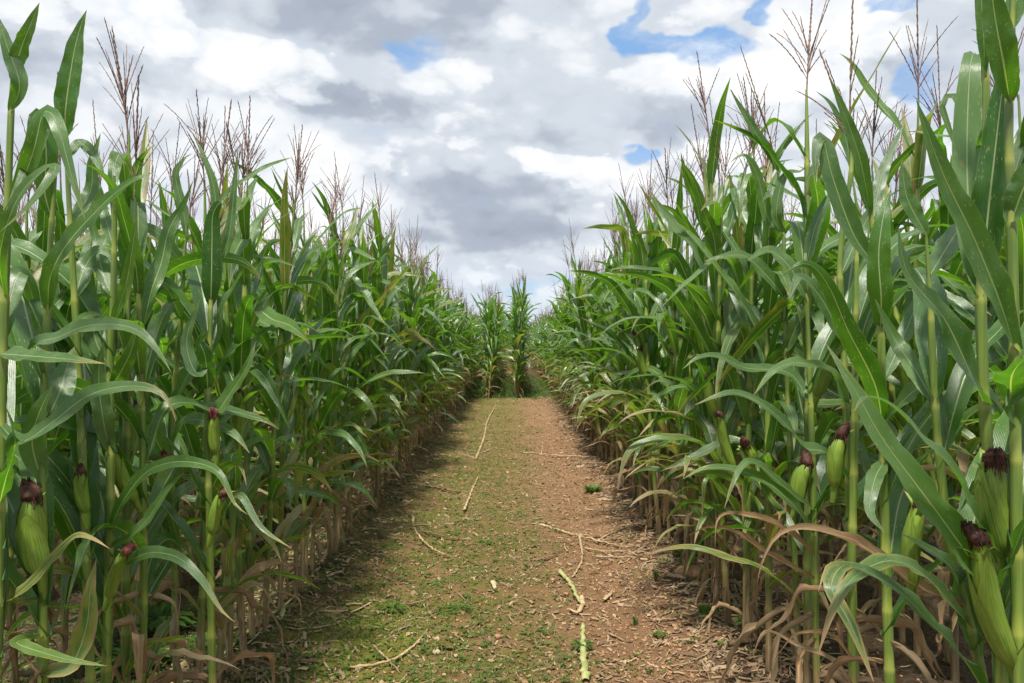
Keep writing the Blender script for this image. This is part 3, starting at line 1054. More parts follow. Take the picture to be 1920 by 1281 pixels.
def hero(label, d, stalk, top=None, leaves=(), ears=(), tassel=None, r0=0.0125, seed=1, auto_low=3, auto_back=4, group='big foreground corn plants', green=0.0):
    rng = np.random.default_rng(seed)
    P = sorted([tuple(at(px, py, d)) for px, py in stalk], key=lambda p: p[2])
    zs_ = np.array([p[2] for p in P])
    xs_ = np.array([p[0] for p in P])
    slope = (xs_[1] - xs_[0]) / max(zs_[1] - zs_[0], 1e-6) if len(P) > 1 else 0
    slope = max(-0.08, min(0.08, slope))
    x_foot = xs_[0] - slope * zs_[0]
    gz = float(ground_z(x_foot, d))
    H = float(zs_[-1])
    zz = np.concatenate([[gz], zs_])
    xx = np.concatenate([[x_foot], xs_])
    kn = np.linspace(gz, H, 40)
    xi = np.interp(kn, zz, xx)
    for _ in range(3):
        xi[1:-1] = (xi[:-2] + xi[1:-1] * 2 + xi[2:]) / 4
    ybow = rng.normal(0, 0.012)
    HERO_POS.append((x_foot, d))

    def f(z):     # relative to the foot
        zt = z + gz
        x = np.interp(zt, kn, xi) if zt <= H else xi[-1] + (zt - H) * (xi[-1] - xi[-4]) / (kn[-1] - kn[-4])
        return np.array([x - x_foot, ybow * math.sin(PI * min(1, max(0, z / H))), z])
    foot = np.array([x_foot, d, gz])
    bz = [at(l['p'][0][0], l['p'][0][1], d)[2] - gz for l in leaves]
    nodes = list(b for b in bz if 0.05 < b < H - gz)
    for z in np.arange(0.12, H - gz - 0.05, 0.175):
        if all(abs(z - q) > 0.10 for q in nodes):
            nodes.append(z)
    nodes = sorted(nodes)
    root = bpy.data.objects.new('corn_plant', None)
    root.empty_display_size = 0.1
    sc.collection.objects.link(root)
    root.location = foot
    g = stalk_geo(f, H - gz, nodes, rng, 12, 0, dry_low=0.7)
    link('stalk', g.mesh('stalk', MATS), root)
    for l in leaves:
        pts = l['p']
        b = at(pts[0][0], pts[0][1], d)
        b = f(b[2] - gz)
        W3 = [b]
        for q in pts[1:]:
            dd = q[2] if len(q) > 2 else 0.0
            W3.append(at(q[0], q[1], d + dd) - foot)
        n = 30
        Q = catmull(W3, n)
        T = norm(np.gradient(Q, axis=0))
        view = norm(np.array([0, 0, CAM_H]) - (Q + foot))
        aim = norm(view + np.array([0, 0, l.get('up', 0.75 if l.get('face', 1) > 0 else 0.0)]))
        S = norm(np.cross(T, aim)) * l.get('face', 1)
        roll = np.interp(np.linspace(0, 1, n), np.linspace(0, 1, len(l.get('roll', [0, 0]))), [R(a) for a in l.get('roll', [0, 0])])
        S = rot_about(S, T, roll)
        for _ in range(2):
            S[1:-1] = norm(S[:-2] + S[1:-1] + S[2:])
        g = Geo()
        blade(g, Q, S, l['w'] * 0.90 / F * d, rng, across=8, fold=l.get('fold', 0.3), ripple=l.get('rip', 0.15), waves=l.get('waves', rng.uniform(3, 5)),
              dry=l.get('dry', 0.09), drytip=l.get('tip', 0.3), pale=l.get('pale', -0.26 if l.get('face', 1) > 0 else 0.0), curl=l.get('curl', 0.0))
        o = link('leaf', g.mesh('leaf', MATS), root)
        if l.get('lab'):
            o['label'] = l['lab']
    out_side = 0 if x_foot > 0 else PI
    for k in range(auto_low):
        z = rng.uniform(0.15, 0.6)
        g = Geo()
        arch_leaf(g, f(z), rng.uniform(0, 2 * PI), rng.uniform(.4, .65), rng.uniform(.03, .05), rng.uniform(R(30), R(100)), R(172), rng, n=24, across=6, wob=rng.uniform(.15, .45),
                  power=rng.uniform(.3, .9), twist=rng.uniform(-2, 2), fold=.9, ripple=.45, waves=4, dry=rng.uniform(.75, 1.1), curl=.6)
        link('leaf', g.mesh('leaf', MATS), root)
    for k in range(auto_back):
        z = rng.uniform(0.5, max(0.9, min(1.5, H - gz - 0.3)))
        g = Geo()
        arch_leaf(g, f(z), out_side + rng.uniform(-0.3, 1.2) * (1 if x_foot > 0 else -1), rng.uniform(.7, .9), rng.uniform(.08, .10), R(22), R(110), rng, n=24, across=6,
                  power=1.4, twist=rng.normal(0, .6), fold=.4, ripple=.12, waves=4)
        link('leaf', g.mesh('leaf', MATS), root)
    if tassel:
        tg = tassel_geo(f, H - gz, rng, 0, tassel.get('L', .4), tassel.get('n'))
        o = link('tassel', tg.mesh('tassel', [M_LEAF, M_STALK, M_TASSEL2 if tassel.get('tan') else M_TASSEL, M_HUSK, M_SILK]), root)
    for e in ears:
        b = at(e['b'][0], e['b'][1], d + e.get('dd', -0.04)) - foot
        t = at(e['t'][0], e['t'][1], d + e.get('dd', -0.04) + e.get('lean', -0.02)) - foot
        h, s = ear_geo(b, t - b, float(np.linalg.norm(t - b)), e['w'] * 0.46 / F * d, rng, 0, dry=e.get('dry', 0.0))
        eo = link('ear', h.mesh('ear', MATS), root)
        sm = [M_LEAF, M_STALK, M_TASSEL, M_HUSK, M_SILKRED if e.get('red') else M_SILK]
        link('silk', s.mesh('silk', sm), eo)
    tag(root, label, 'corn plant', group)
    return root


# ---- right side
hero('tall corn plant cut by the right photo edge, two upright green leaves at its top', 1.77,
     [(1912, 1281), (1905, 900), (1903, 650), (1895, 400), (1888, 190), (1896, 60), (1900, -90)], seed=11, r0=.013,
     leaves=[
         dict(p=[(1895, 186), (1880, 120, -.05), (1862, 20, -.08), (1850, -90, -.1)], w=58, fold=.5, pale=.15),
         dict(p=[(1896, 60), (1905, -10), (1920, -120)], w=40),
         dict(p=[(1903, 655), (1872, 560, -.06), (1825, 445, -.12), (1765, 320, -.16), (1717, 188, -.18)], w=62, roll=[20, 0, -10], dry=.05, tip=.25, face=1),
         dict(p=[(1904, 415), (1930, 330, -.05), (1990, 260, -.1)], w=60),
         dict(p=[(1906, 790), (1895, 730, -.05), (1905, 690, -.2), (1960, 640, -.35)], w=60),
         dict(p=[(1908, 860), (1880, 850, .1), (1850, 880, .25), (1800, 960, .4)], w=50),
     ], auto_low=4)
hero('corn plant at far right with a very broad dark leaf and big dark silked ear', 1.88,
     [(1880, 1281), (1866, 1000), (1852, 850), (1842, 700), (1837, 560), (1845, 330), (1850, 145), (1842, 60)], seed=12,
     leaves=[
         dict(p=[(1850, 145), (1843, 80, -.02), (1838, -10, -.04), (1836, -120, -.05)], w=30, fold=.9),
         dict(p=[(1838, 560), (1850, 420, -.03), (1865, 280, -.05), (1878, 165, -.06), (1890, 60, -.05)], w=66, dry=.10, tip=.1, fold=.2, face=-1),
         dict(p=[(1838, 560), (1822, 470, .05), (1812, 300, .10), (1818, 124, .14), (1830, 118, .2), (1850, 240, .3)], w=60, rip=.05, face=1),
         dict(p=[(1849, 238), (1825, 300, .2), (1800, 200, .3), (1780, 180, .3), (1765, 200, .32), (1800, 300, .3), (1818, 340, .3)], w=24),
         dict(p=[(1842, 760), (1815, 690, -.08), (1772, 600, -.14), (1725, 545, -.18), (1697, 500, -.20), (1683, 430, -.20)], w=62, roll=[20, 0, 10], dry=.04, tip=.2),
         dict(p=[(1866, 1060), (1835, 985, -.12), (1795, 895, -.22), (1730, 820, -.30), (1670, 760, -.36), (1622, 745, -.40), (1602, 772, -.44)], w=62, roll=[0, 0, 15, 30], dry=.05, tip=.35,
              lab='long blotched leaf reaching across the neighbouring plants'),
         dict(p=[(1878, 1180), (1838, 1080, -.10), (1775, 985, -.16), (1712, 900, -.20), (1650, 815, -.22), (1600, 725, -.22), (1548, 644, -.20)], w=76, roll=[10, 0, 0], dry=.08, tip=.3,
              lab='broadest pale green leaf with blight flecks and a dry tip'),
         dict(p=[(1875, 1120), (1900, 1040, -.15), (1930, 960, -.25)], w=56),
     ],
     ears=[dict(b=(1880, 1040), t=(1864, 862), w=58, dd=-.06), dict(b=(1897, 1245), t=(1836, 1010), w=46, dd=-.10, lean=-.06)], auto_low=4)
hero('corn plant with a hanging dark spotted leaf over the two broad leaves on the right', 2.36,
     [(1664, 900), (1660, 730), (1657, 625), (1640, 420), (1612, 300)], seed=13,
     leaves=[
         dict(p=[(1657, 625), (1652, 560, -.04), (1647, 480, -.06), (1655, 410, -.06), (1670, 350, -.02)], w=50, fold=.3, dry=.08, face=-1),
         dict(p=[(1660, 720), (1690, 640, .1), (1722, 560, .15), (1740, 500, .2)], w=34),
         dict(p=[(1662, 800), (1640, 720, -.1), (1590, 620, -.2), (1555, 540, -.25), (1520, 497, -.28), (1490, 500, -.3), (1462, 522, -.3)], w=46, dry=.10, tip=.2, face=-1),
         dict(p=[(1664, 800), (1690, 755, -.1), (1725, 728, -.16), (1752, 742, -.2), (1778, 850, -.24)], w=42, dry=.14, tip=.5),
         dict(p=[(1630, 400), (1612, 300, -.05), (1585, 220, -.08), (1552, 142, -.1)], w=30, fold=.5, dry=.05),
         dict(p=[(1636, 420), (1650, 340, .05), (1672, 280, .08), (1695, 232, .1)], w=26),
         dict(p=[(1645, 500), (1600, 440, -.02), (1560, 330, -.04), (1545, 268, -.04), (1535, 262, -.06), (1528, 300, -.08), (1530, 350, -.09)], w=44, rip=.05),
         dict(p=[(1664, 870), (1640, 900, -.1), (1632, 960, -.16), (1660, 1000, -.2)], w=34),
     ],
     ears=[dict(b=(1565, 912), t=(1577, 818), w=32, dd=.05)], tassel=dict(L=.36, n=5, tan=True))
hero('corn plant in right foreground with long drooping spotted leaf and ear in pale husk', 2.10,
     [(1850, 1281), (1820, 1160), (1780, 1000), (1760, 820), (1752, 700), (1745, 560), (1735, 430)], seed=14,
     leaves=[
         dict(p=[(1860, 1300), (1800, 1225, -.16), (1745, 1168, -.24), (1690, 1112, -.30), (1625, 1072, -.34), (1580, 1058, -.38), (1552, 1066, -.42), (1535, 1110, -.45)], w=58, roll=[20, 0, 10, 30], dry=.12, tip=.5,
              lab='low drooping leaf with dry flecks and a brown tip'),
         dict(p=[(1820, 1180), (1740, 1085, -.1), (1670, 1052, -.2), (1600, 1085, -.3), (1560, 1150, -.34), (1535, 1230, -.36)], w=44, dry=.24, tip=.6),
         dict(p=[(1790, 1140), (1712, 1095, -.05), (1640, 1040, -.08), (1560, 1003, -.14), (1500, 993, -.18), (1455, 1010, -.2), (1428, 1060, -.2), (1420, 1100, -.2)], w=32, dry=.8, curl=.5, rip=.3,
              lab='dead brown leaf arching left over the row edge'),
         dict(p=[(1760, 760), (1720, 700, .1), (1680, 640, .2), (1640, 560, .2)], w=42),
         dict(p=[(1745, 520), (1790, 440, .1), (1820, 400, .2)], w=48),
         dict(p=[(1738, 440), (1700, 370, .0), (1690, 300, .0)], w=34),
         dict(p=[(1830, 1230), (1800, 1100, .0), (1770, 1050, -.05), (1690, 1000, -.1)], w=50, dry=.1),
     ],
     ears=[dict(b=(1710, 1100), t=(1726, 945), w=32, dry=.15)], auto_low=4)
hero('corn plant with an open two-pronged tassel and slim slanting top leaves on the right', 3.30,
     [(1478, 820), (1470, 640), (1468, 440), (1460, 330), (1455, 300)], seed=15,
     leaves=[
         dict(p=[(1460, 325), (1440, 285, -.02), (1408, 235, -.04), (1368, 168, -.05)], w=21, fold=.5),
         dict(p=[(1458, 300), (1480, 265, -.02), (1505, 230, -.03), (1525, 212, -.04)], w=9),
         dict(p=[(1468, 440), (1440, 410, .02), (1420, 330, .0), (1395, 292, -.02), (1368, 305, -.05)], w=24),
         dict(p=[(1468, 440), (1455, 400, -.05), (1470, 330, -.06), (1500, 322, -.08), (1512, 310, -.1)], w=22),
         dict(p=[(1470, 560), (1440, 520, -.05), (1400, 482, -.1), (1365, 480, -.16), (1320, 490, -.2)], w=32),
         dict(p=[(1474, 660), (1500, 600, -.1), (1530, 590, -.2), (1545, 650, -.3)], w=34),
     ],
     ears=[dict(b=(1455, 906), t=(1397, 832), w=26, dd=-.1, lean=-.06), dict(b=(1376, 878), t=(1352, 778), w=20, dd=.2), dict(b=(1492, 946), t=(1514, 868), w=29, dd=-.35)],
     tassel=dict(L=.50, n=6, tan=True))
hero('corn plant with a tall twin tan tassel against the white cloud on the right', 2.75,
     [(1590, 900), (1580, 640), (1570, 480), (1600, 300), (1592, 215)], seed=16,
     leaves=[
         dict(p=[(1600, 320), (1585, 260, .02), (1560, 200, .02), (1527, 170, .02)], w=16),
         dict(p=[(1575, 520), (1610, 440, .1), (1640, 380, .1), (1665, 300, .1)], w=30),
         dict(p=[(1578, 640), (1540, 560, -.05), (1500, 520, -.1), (1480, 560, -.16)], w=36),
         dict(p=[(1585, 760), (1560, 700, -.1), (1520, 683, -.2), (1478, 682, -.26), (1445, 700, -.3), (1413, 742, -.33)], w=34, dry=.08, tip=.3),
         dict(p=[(1588, 900), (1550, 850, -.1), (1510, 840, -.2), (1478, 800, -.3), (1430, 758, -.38), (1380, 737, -.42), (1345, 742, -.46), (1302, 760, -.5)], w=36, dry=.08, tip=.4),
     ],
     ears=[], tassel=dict(L=.50, n=4, tan=True))
hero('corn plant near the right row edge with a grey green leaf drooping over brown ones', 2.95,
     [(1530, 1060), (1528, 900), (1520, 700), (1510, 480)], seed=17,
     leaves=[
         dict(p=[(1527, 1010), (1490, 950, -.1), (1435, 903, -.18), (1376, 880, -.24), (1321, 878, -.3), (1280, 899, -.34)], w=30, dry=.12, tip=.4),
         dict(p=[(1527, 960), (1480, 920, -.1), (1420, 870, -.2), (1395, 870, -.25), (1375, 905, -.3), (1358, 955, -.32)], w=24, dry=.14, tip=.4),
         dict(p=[(1528, 1040), (1466, 992, -.12), (1418, 972, -.18), (1370, 964, -.22), (1345, 978, -.26), (1341, 1030, -.28)], w=20, dry=.85, curl=.5, rip=.3),
         dict(p=[(1530, 1090), (1440, 1040, -.12), (1380, 1000, -.2), (1330, 990, -.26), (1280, 1010, -.3)], w=18, dry=.9, curl=.6, rip=.3),
         dict(p=[(1522, 760), (1480, 700, .05), (1400, 690, -.05), (1347, 668, -.1), (1310, 670, -.15), (1280, 692, -.2)], w=28),
         dict(p=[(1512, 560), (1480, 500, 0), (1440, 470, 0), (1400, 490, -.1)], w=30),
         dict(p=[(1512, 500), (1530, 420, 0), (1560, 360, 0), (1580, 345, .0)], w=26),
     ], auto_low=5)
hero('corn plant at lower right corner with a low brown arching dead leaf in front', 2.62,
     [(1600, 1281), (1595, 1100), (1600, 900), (1606, 420)], seed=18,
     leaves=[
         dict(p=[(1650, 1290), (1560, 1240, -.1), (1500, 1215, -.16), (1455, 1190, -.2), (1430, 1188, -.24), (1412, 1230, -.26)], w=16, dry=.9, curl=.5, rip=.3),
         dict(p=[(1600, 1240), (1560, 1195, -.1), (1500, 1190, -.2), (1470, 1215, -.25), (1440, 1260, -.3)], w=14, dry=1.0, curl=.7, rip=.3),
         dict(p=[(1597, 1100), (1585, 1060, -.1), (1560, 1100, -.2), (1600, 1180, -.25), (1640, 1281, -.3)], w=34, dry=.35, tip=.4),
     ], auto_low=5, auto_back=3)

# ---- left side
hero('tall corn plant cut by the left photo edge with dark broad leaves up top', 1.98,
     [(-8, 1100), (2, 700), (14, 380), (22, 200), (28, 100)], seed=21,
     leaves=[
         dict(p=[(26, 148), (42, 90, -.03), (58, 50, -.05), (76, 6, -.06)], w=34, pale=.2),
         dict(p=[(52, 208), (38, 160, -.02), (16, 90, -.03), (-8, 20, -.03)], w=34),
         dict(p=[(10, 420), (28, 380, -.05), (62, 290, -.1), (80, 218, -.12), (96, 212, -.14), (112, 245, -.16), (138, 340, -.18), (160, 412, -.2)], w=36, pale=.05),
         dict(p=[(8, 560), (0, 480, -.1), (30, 380, -.16), (75, 325, -.2), (106, 315, -.24), (60, 380, -.3), (0, 436, -.35)], w=28),
         dict(p=[(-2, 800), (40, 828, -.1), (100, 790, -.16), (165, 742, -.2), (235, 724, -.24), (290, 730, -.27), (318, 756, -.28), (330, 792, -.28)], w=38, dry=.12, tip=.7, face=1, roll=[0, 10, 25, 40],
              lab='long dark spotted leaf with a withered brown tip pointing right'),
         dict(p=[(-60, 670), (0, 664, -.1), (60, 668, -.2), (130, 674, -.25), (198, 682, -.28)], w=46, dry=.16, tip=.35, pale=.15,
              lab='pale leaf entering from the left edge with a yellow margin'),
         dict(p=[(4, 640), (20, 560, .05), (40, 510, .1), (62, 560, .15), (70, 640, .2)], w=40),
         dict(p=[(-6, 950), (10, 900, -.1), (28, 830, -.2), (10, 760, -.3)], w=50),
     ], auto_low=5, auto_back=8)
hero('left foreground corn plant with a large thick ear topped by brown silk', 2.12,
     [(84, 1281), (86, 1060), (84, 880), (88, 700), (94, 580), (98, 420), (106, 330)], seed=22,
     leaves=[
         dict(p=[(98, 412), (85, 360, -.02), (88, 290, -.04), (78, 225, -.05), (58, 300, -.2), (12, 395, -.3)], w=44, pale=.1, face=-1),
         dict(p=[(94, 578), (95, 520, -.05), (125, 460, -.1), (185, 392, -.15), (240, 345, -.18), (293, 322, -.2)], w=44, face=1, pale=.0, dry=.06,
              lab='broad grey green leaf leaning up to the right'),
         dict(p=[(90, 720), (66, 650, -.05), (110, 632, -.12), (160, 612, -.18), (215, 608, -.22), (262, 622, -.25), (298, 660, -.28), (322, 700, -.3)], w=34, roll=[0, 20, 20, 30], dry=.04,
              lab='leaf arching right with a bright green underside'),
         dict(p=[(88, 800), (110, 740, .0), (125, 690, .05), (140, 650, .1)], w=55),
         dict(p=[(84, 900), (60, 830, -.05), (75, 770, -.08), (100, 720, -.1)], w=50),
         dict(p=[(86, 1120), (20, 1130, -.10), (60, 1090, -.15), (105, 1040, -.18), (140, 1006, -.2), (172, 1010, -.22), (206, 1030, -.24)], w=28, dry=.38, tip=.4, pale=.3,
              lab='orange and green withering leaf arching to the right'),
         dict(p=[(84, 1190), (30, 1205, -.15), (70, 1222, -.2), (135, 1240, -.24), (200, 1250, -.26)], w=26, dry=.22, pale=.5, tip=.2,
              lab='yellow green leaf lying almost level in the corner'),
         dict(p=[(90, 1260), (130, 1250, -.05), (160, 1180, -.08), (168, 1110, -.1), (180, 1048, -.1)], w=48, dry=.42, tip=.3, roll=[0, 0],
              lab='upright blotched brown leaf'),
     ],
     ears=[dict(b=(74, 1075), t=(58, 930), w=50, dd=-.04)], auto_low=5, auto_back=8)
hero('left foreground plant whose young ear carries a round crimson silk ball', 2.42,
     [(196, 1281), (200, 1100), (205, 880), (203, 700), (212, 560), (214, 470), (215, 330)], seed=23,
     leaves=[
         dict(p=[(208, 690), (180, 640, .0), (165, 560, .05), (160, 480, .05), (172, 440, .1)], w=44),
         dict(p=[(212, 610), (235, 540, -.05), (248, 470, -.08), (258, 400, -.1)], w=24, pale=.25),
         dict(p=[(208, 560), (190, 500, .05), (180, 450, .1), (170, 400, .1)], w=34),
         dict(p=[(204, 850), (192, 780, -.04), (185, 700, -.06), (195, 640, -.08)], w=40),
         dict(p=[(204, 730), (225, 700, -.05), (245, 660, -.08), (262, 600, -.1)], w=32, pale=.3, face=-1),
         dict(p=[(203, 1000), (230, 940, -.06), (275, 885, -.12), (330, 866, -.18), (385, 872, -.22), (415, 893, -.25), (440, 945, -.27), (466, 966, -.28)], w=30, roll=[0, 10, 30, 20], dry=.10, tip=.5, pale=.1,
              lab='arching leaf turning yellow toward its drooping end'),
         dict(p=[(203, 1030), (240, 1010, -.05), (275, 975, -.1), (305, 930, -.14), (345, 884, -.17)], w=32),
         dict(p=[(206, 1130), (220, 1070, -.06), (262, 1042, -.12), (300, 1037, -.17), (340, 1050, -.22), (380, 1090, -.25), (412, 1142, -.27), (440, 1168, -.28)], w=28, roll=[0, 20, 20, 10], dry=.14, tip=.6,
              lab='low leaf drooping right over the weeds'),
         dict(p=[(212, 470), (196, 400, .1), (186, 350, .1), (176, 330, .12)], w=24),
     ],
     ears=[dict(b=(204, 1120), t=(238, 1030), w=24, dd=-.08, lean=-.05, red=True)], auto_low=5, auto_back=8)
hero('corn plant with one tall cupped grey leaf standing free against the sky, left', 2.35,
     [(150, 900), (140, 640), (128, 380), (124, 250)], seed=24,
     leaves=[
         dict(p=[(124, 256), (124, 205, -.02), (138, 110, -.03), (150, 60, -.03), (164, 20, -.03)], w=46, fold=.4, pale=.0),
         dict(p=[(126, 300), (150, 270, .05), (175, 290, .05), (200, 340, 0)], w=24),
         dict(p=[(130, 420), (170, 360, .1), (175, 300, .1), (190, 250, .1)], w=30),
         dict(p=[(136, 560), (160, 500, .1), (190, 470, .1), (230, 500, .1)], w=40),
     ], tassel=None, ears=[dict(b=(160, 960), t=(150, 880), w=24)], auto_back=7)
hero('corn plant with a fork of dark tassels above a slanting leaf on the left', 2.95,
     [(330, 1281), (325, 1040), (318, 800), (340, 600), (345, 480), (352, 420)], seed=25,
     leaves=[
         dict(p=[(350, 445), (345, 400, 0), (330, 330, 0), (345, 300, 0), (362, 288, 0)], w=20),
         dict(p=[(345, 500), (300, 440, -.1), (262, 430, -.1), (240, 470, -.12)], w=30),
         dict(p=[(342, 600), (312, 540, -.1), (285, 545, -.16), (262, 585, -.2), (246, 640, -.22)], w=32),
         dict(p=[(325, 760), (360, 690, -.1), (400, 640, -.1), (420, 560, -.1)], w=36),
         dict(p=[(322, 840), (350, 790, -.1), (400, 795, -.15), (440, 815, -.2), (468, 850, -.24)], w=34, dry=.08, tip=.4),
         dict(p=[(318, 880), (290, 820, -.1), (260, 760, -.16), (240, 720, -.2)], w=40),
         dict(p=[(322, 960), (300, 900, 0), (310, 840, 0)], w=40),
     ],
     ears=[dict(b=(318, 930), t=(311, 860), w=26, dd=-.05, red=True)], tassel=dict(L=.42, n=10))
hero('left corn plant whose top dark strap leaf is folded over, beneath a tassel', 2.78,
     [(400, 1281), (398, 1000), (392, 800), (396, 640), (397, 575), (398, 470)], seed=26,
     leaves=[
         dict(p=[(397, 576), (397, 520, -.03), (398, 450, -.04), (400, 402, -.05), (415, 380, -.06), (424, 400, -.08)], w=42, fold=.25, face=-1, rip=.03,
              lab='dark strap leaf folded over at the top'),
         dict(p=[(397, 520), (428, 450, 0), (440, 350, 0), (447, 280, 0)], w=18, fold=.5),
         dict(p=[(398, 480), (404, 370, 0), (385, 300, 0), (361, 250, 0)], w=20, fold=.5),
         dict(p=[(396, 650), (370, 700, -.1), (350, 640, -.1), (375, 560, -.1)], w=28),
         dict(p=[(396, 800), (430, 740, -.05), (462, 690, -.1), (480, 640, -.1)], w=30),
         dict(p=[(396, 735), (385, 670, -.1), (375, 640, -.12), (392, 620, -.14)], w=36, face=-1),
         dict(p=[(398, 980), (420, 960, -.1), (450, 930, -.2), (490, 990, -.25), (548, 1030, -.3)], w=18, dry=.2, tip=.5),
     ],
     ears=[dict(b=(404, 850), t=(402, 775), w=22, red=True), dict(b=(397, 1000), t=(418, 925), w=22, dd=-.1)], tassel=dict(L=.55, n=9))


# ------------------------------------------------------------------ prototypes
ORD = ['first', 'second', 'third', 'fourth', 'fifth', 'sixth', 'seventh', 'eighth', 'ninth', 'tenth', 'eleventh', 'twelfth',
       'thirteenth', 'fourteenth', 'fifteenth', 'sixteenth', 'seventeenth', 'eighteenth', 'nineteenth', 'twentieth']
N_NEAR, N_MID, N_FAR = 18, 10, 12
near_protos = [build_plant(plant_parts(100 + k, 0)) for k in range(N_NEAR)]
mid_protos = [build_plant(plant_parts(300 + k, 1), True) for k in range(N_MID)]
used_proto = set()
for p in near_protos + mid_protos:
    index_kids(p)
far_geos = []
for k in range(N_FAR):
    g = Geo()
    for nm, gg, sub in plant_parts(500 + k, 2):
        g.merge(gg)
        for sn, sg in sub:
            g.merge(sg)
    far_geos.append(g.arrays())

LX, RX, DX = -1.26, 1.14, 0.78
rnd = np.random.default_rng(77)


def place(x, y, near, label, group, height=1.0, spin=None):
    pool = near_protos if near else mid_protos
    p = pool[int(rnd.integers(len(pool)))]
    if p not in used_proto:
        used_proto.add(p)
        o = p
    else:
        o = copy_tree(p)
    o.location = (x, y, float(ground_z(x, y)))
    tl = 0.04 if rnd.random() < 0.93 else 0.13
    o.rotation_euler = (rnd.normal(0, tl), rnd.normal(0, tl * 0.7), rnd.uniform(0, 2 * PI) if spin is None else spin)
    s = height * (rnd.uniform(0.92, 1.07) if rnd.random() < 0.92 else rnd.uniform(0.78, 0.9))
    o.scale = (s * rnd.uniform(.95, 1.08), s * rnd.uniform(.95, 1.08), s)
    tag(o, label, 'corn plant', group)
    return o


rest = []          # (x, y) of the plants that go into the one field mass
SP = 0.19
GROUP = 'corn plants lining the dirt path'
for sgn, X0, name in ((-1, LX, 'left'), (1, RX, 'right')):
    for row in range(0, 9):
        x0 = X0 + sgn * DX * row
        y = max(abs(x0) / 0.643 + (0.05 if row == 0 else -0.30), 2.45) + rnd.uniform(0, 0.1)
        lim = {0: 20.0, 1: 6.6, 2: 4.9}.get(row, 0)
        k = 0
        while y < (46 if row < 3 else 38):
            xx = x0 + rnd.normal(0, 0.035)
            yy = y + rnd.normal(0, 0.04)
            y += SP * rnd.uniform(0.8, 1.25) * (1.0 if row < 5 else 1.4) * (1.0 if y < 24 else 1.5)
            if any(abs(xx - hx) < 0.14 and abs(yy - hy) < 0.10 for hx, hy in HERO_POS):
                continue
            hgt = float(np.interp(yy, [3, 9, 19], [1.0, 1.12, 1.04])) if sgn < 0 else float(np.interp(yy, [3, 9, 19], [1.12, 1.14, 1.06]))
            if yy < lim:
                if row == 0:
                    if k < 20:
                        lab = f'green corn plant, {ORD[k]} small one along the {name} edge of the path'
                        lab = f'corn plant in the {name} front row, {ORD[k]} behind the big foreground plants'
                    elif yy < 9.5:
                        lab = f'corn plant in the {name} front row, between the foreground and halfway down the path'
                    elif yy < 14:
                        lab = f'corn plant in the {name} front row, just past halfway down the path'
                    else:
                        lab = f'small far corn plant in the {name} front row near the end of the path'
                elif row == 1:
                    lab = f'corn plant in the second row from the path on the {name}, partly hidden'
                else:
                    lab = f'corn plant in the third row from the path on the {name}, mostly hidden'
                place(xx, yy, yy < 9.5, lab, GROUP if row == 0 else f'corn plants behind the {name} front row', hgt,
                      PI / 2 + rnd.choice([0, PI]) + rnd.normal(0, 0.65 if yy < 7 else 0.38))
                k += 1
            else:
                rest.append((xx, yy, hgt * (0.94 if yy > 20 else 1.0)))
# the two middle rows that start where the path ends
for x0, name in ((-0.60, 'left'), (0.19, 'right')):
    y = 20.0
    k = 0
    while y < 46:
        xx, yy = x0 + rnd.normal(0, 0.05), y
        y += 0.24 * rnd.uniform(0.8, 1.25)
        if k == 0:
            place(xx, yy, False, f'leading corn plant of the {name} one of two narrow clumps ending the path', 'corn plants ending the path', 1.30, PI / 2 + rnd.normal(0, 0.5))
        elif k < 5:
            place(xx + rnd.normal(0, 0.04), yy, False, f'corn plant close behind the leader of the {name} clump ending the path', 'corn plants ending the path', 1.30, PI / 2 + rnd.normal(0, 0.5))
        else:
            rest.append((xx, yy, 1.2))
        k += 1
for p in near_protos + mid_protos:
    if p not in used_proto:
        for ch in KIDS[p]:
            for c2 in KIDS[ch]:
                bpy.data.objects.remove(c2)
            bpy.data.objects.remove(ch)
        bpy.data.objects.remove(p)


def build_mass():
    Vs, Qs, Us, Cs, Ms = [], [], [], [], []
    off = 0
    for (x, y, h) in rest:
        v, q, u, c, m = far_geos[int(rnd.integers(N_FAR))]
        a = PI / 2 + rnd.choice([0, PI]) + rnd.normal(0, 0.7 if y < 8 else 0.4)
        s = h * rnd.uniform(0.9, 1.07)
        ca, sa = math.cos(a) * s, math.sin(a) * s
        vv = np.empty_like(v)
        lx, ly = rnd.normal(0, .03), rnd.normal(0, .03)
        vv[:, 0] = v[:, 0] * ca - v[:, 1] * sa + x + v[:, 2] * lx
        vv[:, 1] = v[:, 0] * sa + v[:, 1] * ca + y + v[:, 2] * ly
        vv[:, 2] = v[:, 2] * s
        Vs.append(vv)
        Qs.append(q + off)
        Us.append(u)
        Cs.append(c)
        Ms.append(m)
        off += len(v)
    g = Geo()
    g.V, g.Q, g.U, g.C, g.M, g.n = Vs, Qs, Us, Cs, Ms, off
    o = link('corn_field', g.mesh('corn_field', MATS))
    tag(o, 'dense mass of tasselled corn filling the rows behind the front plants on both sides', 'corn field', kind='stuff')


build_mass()


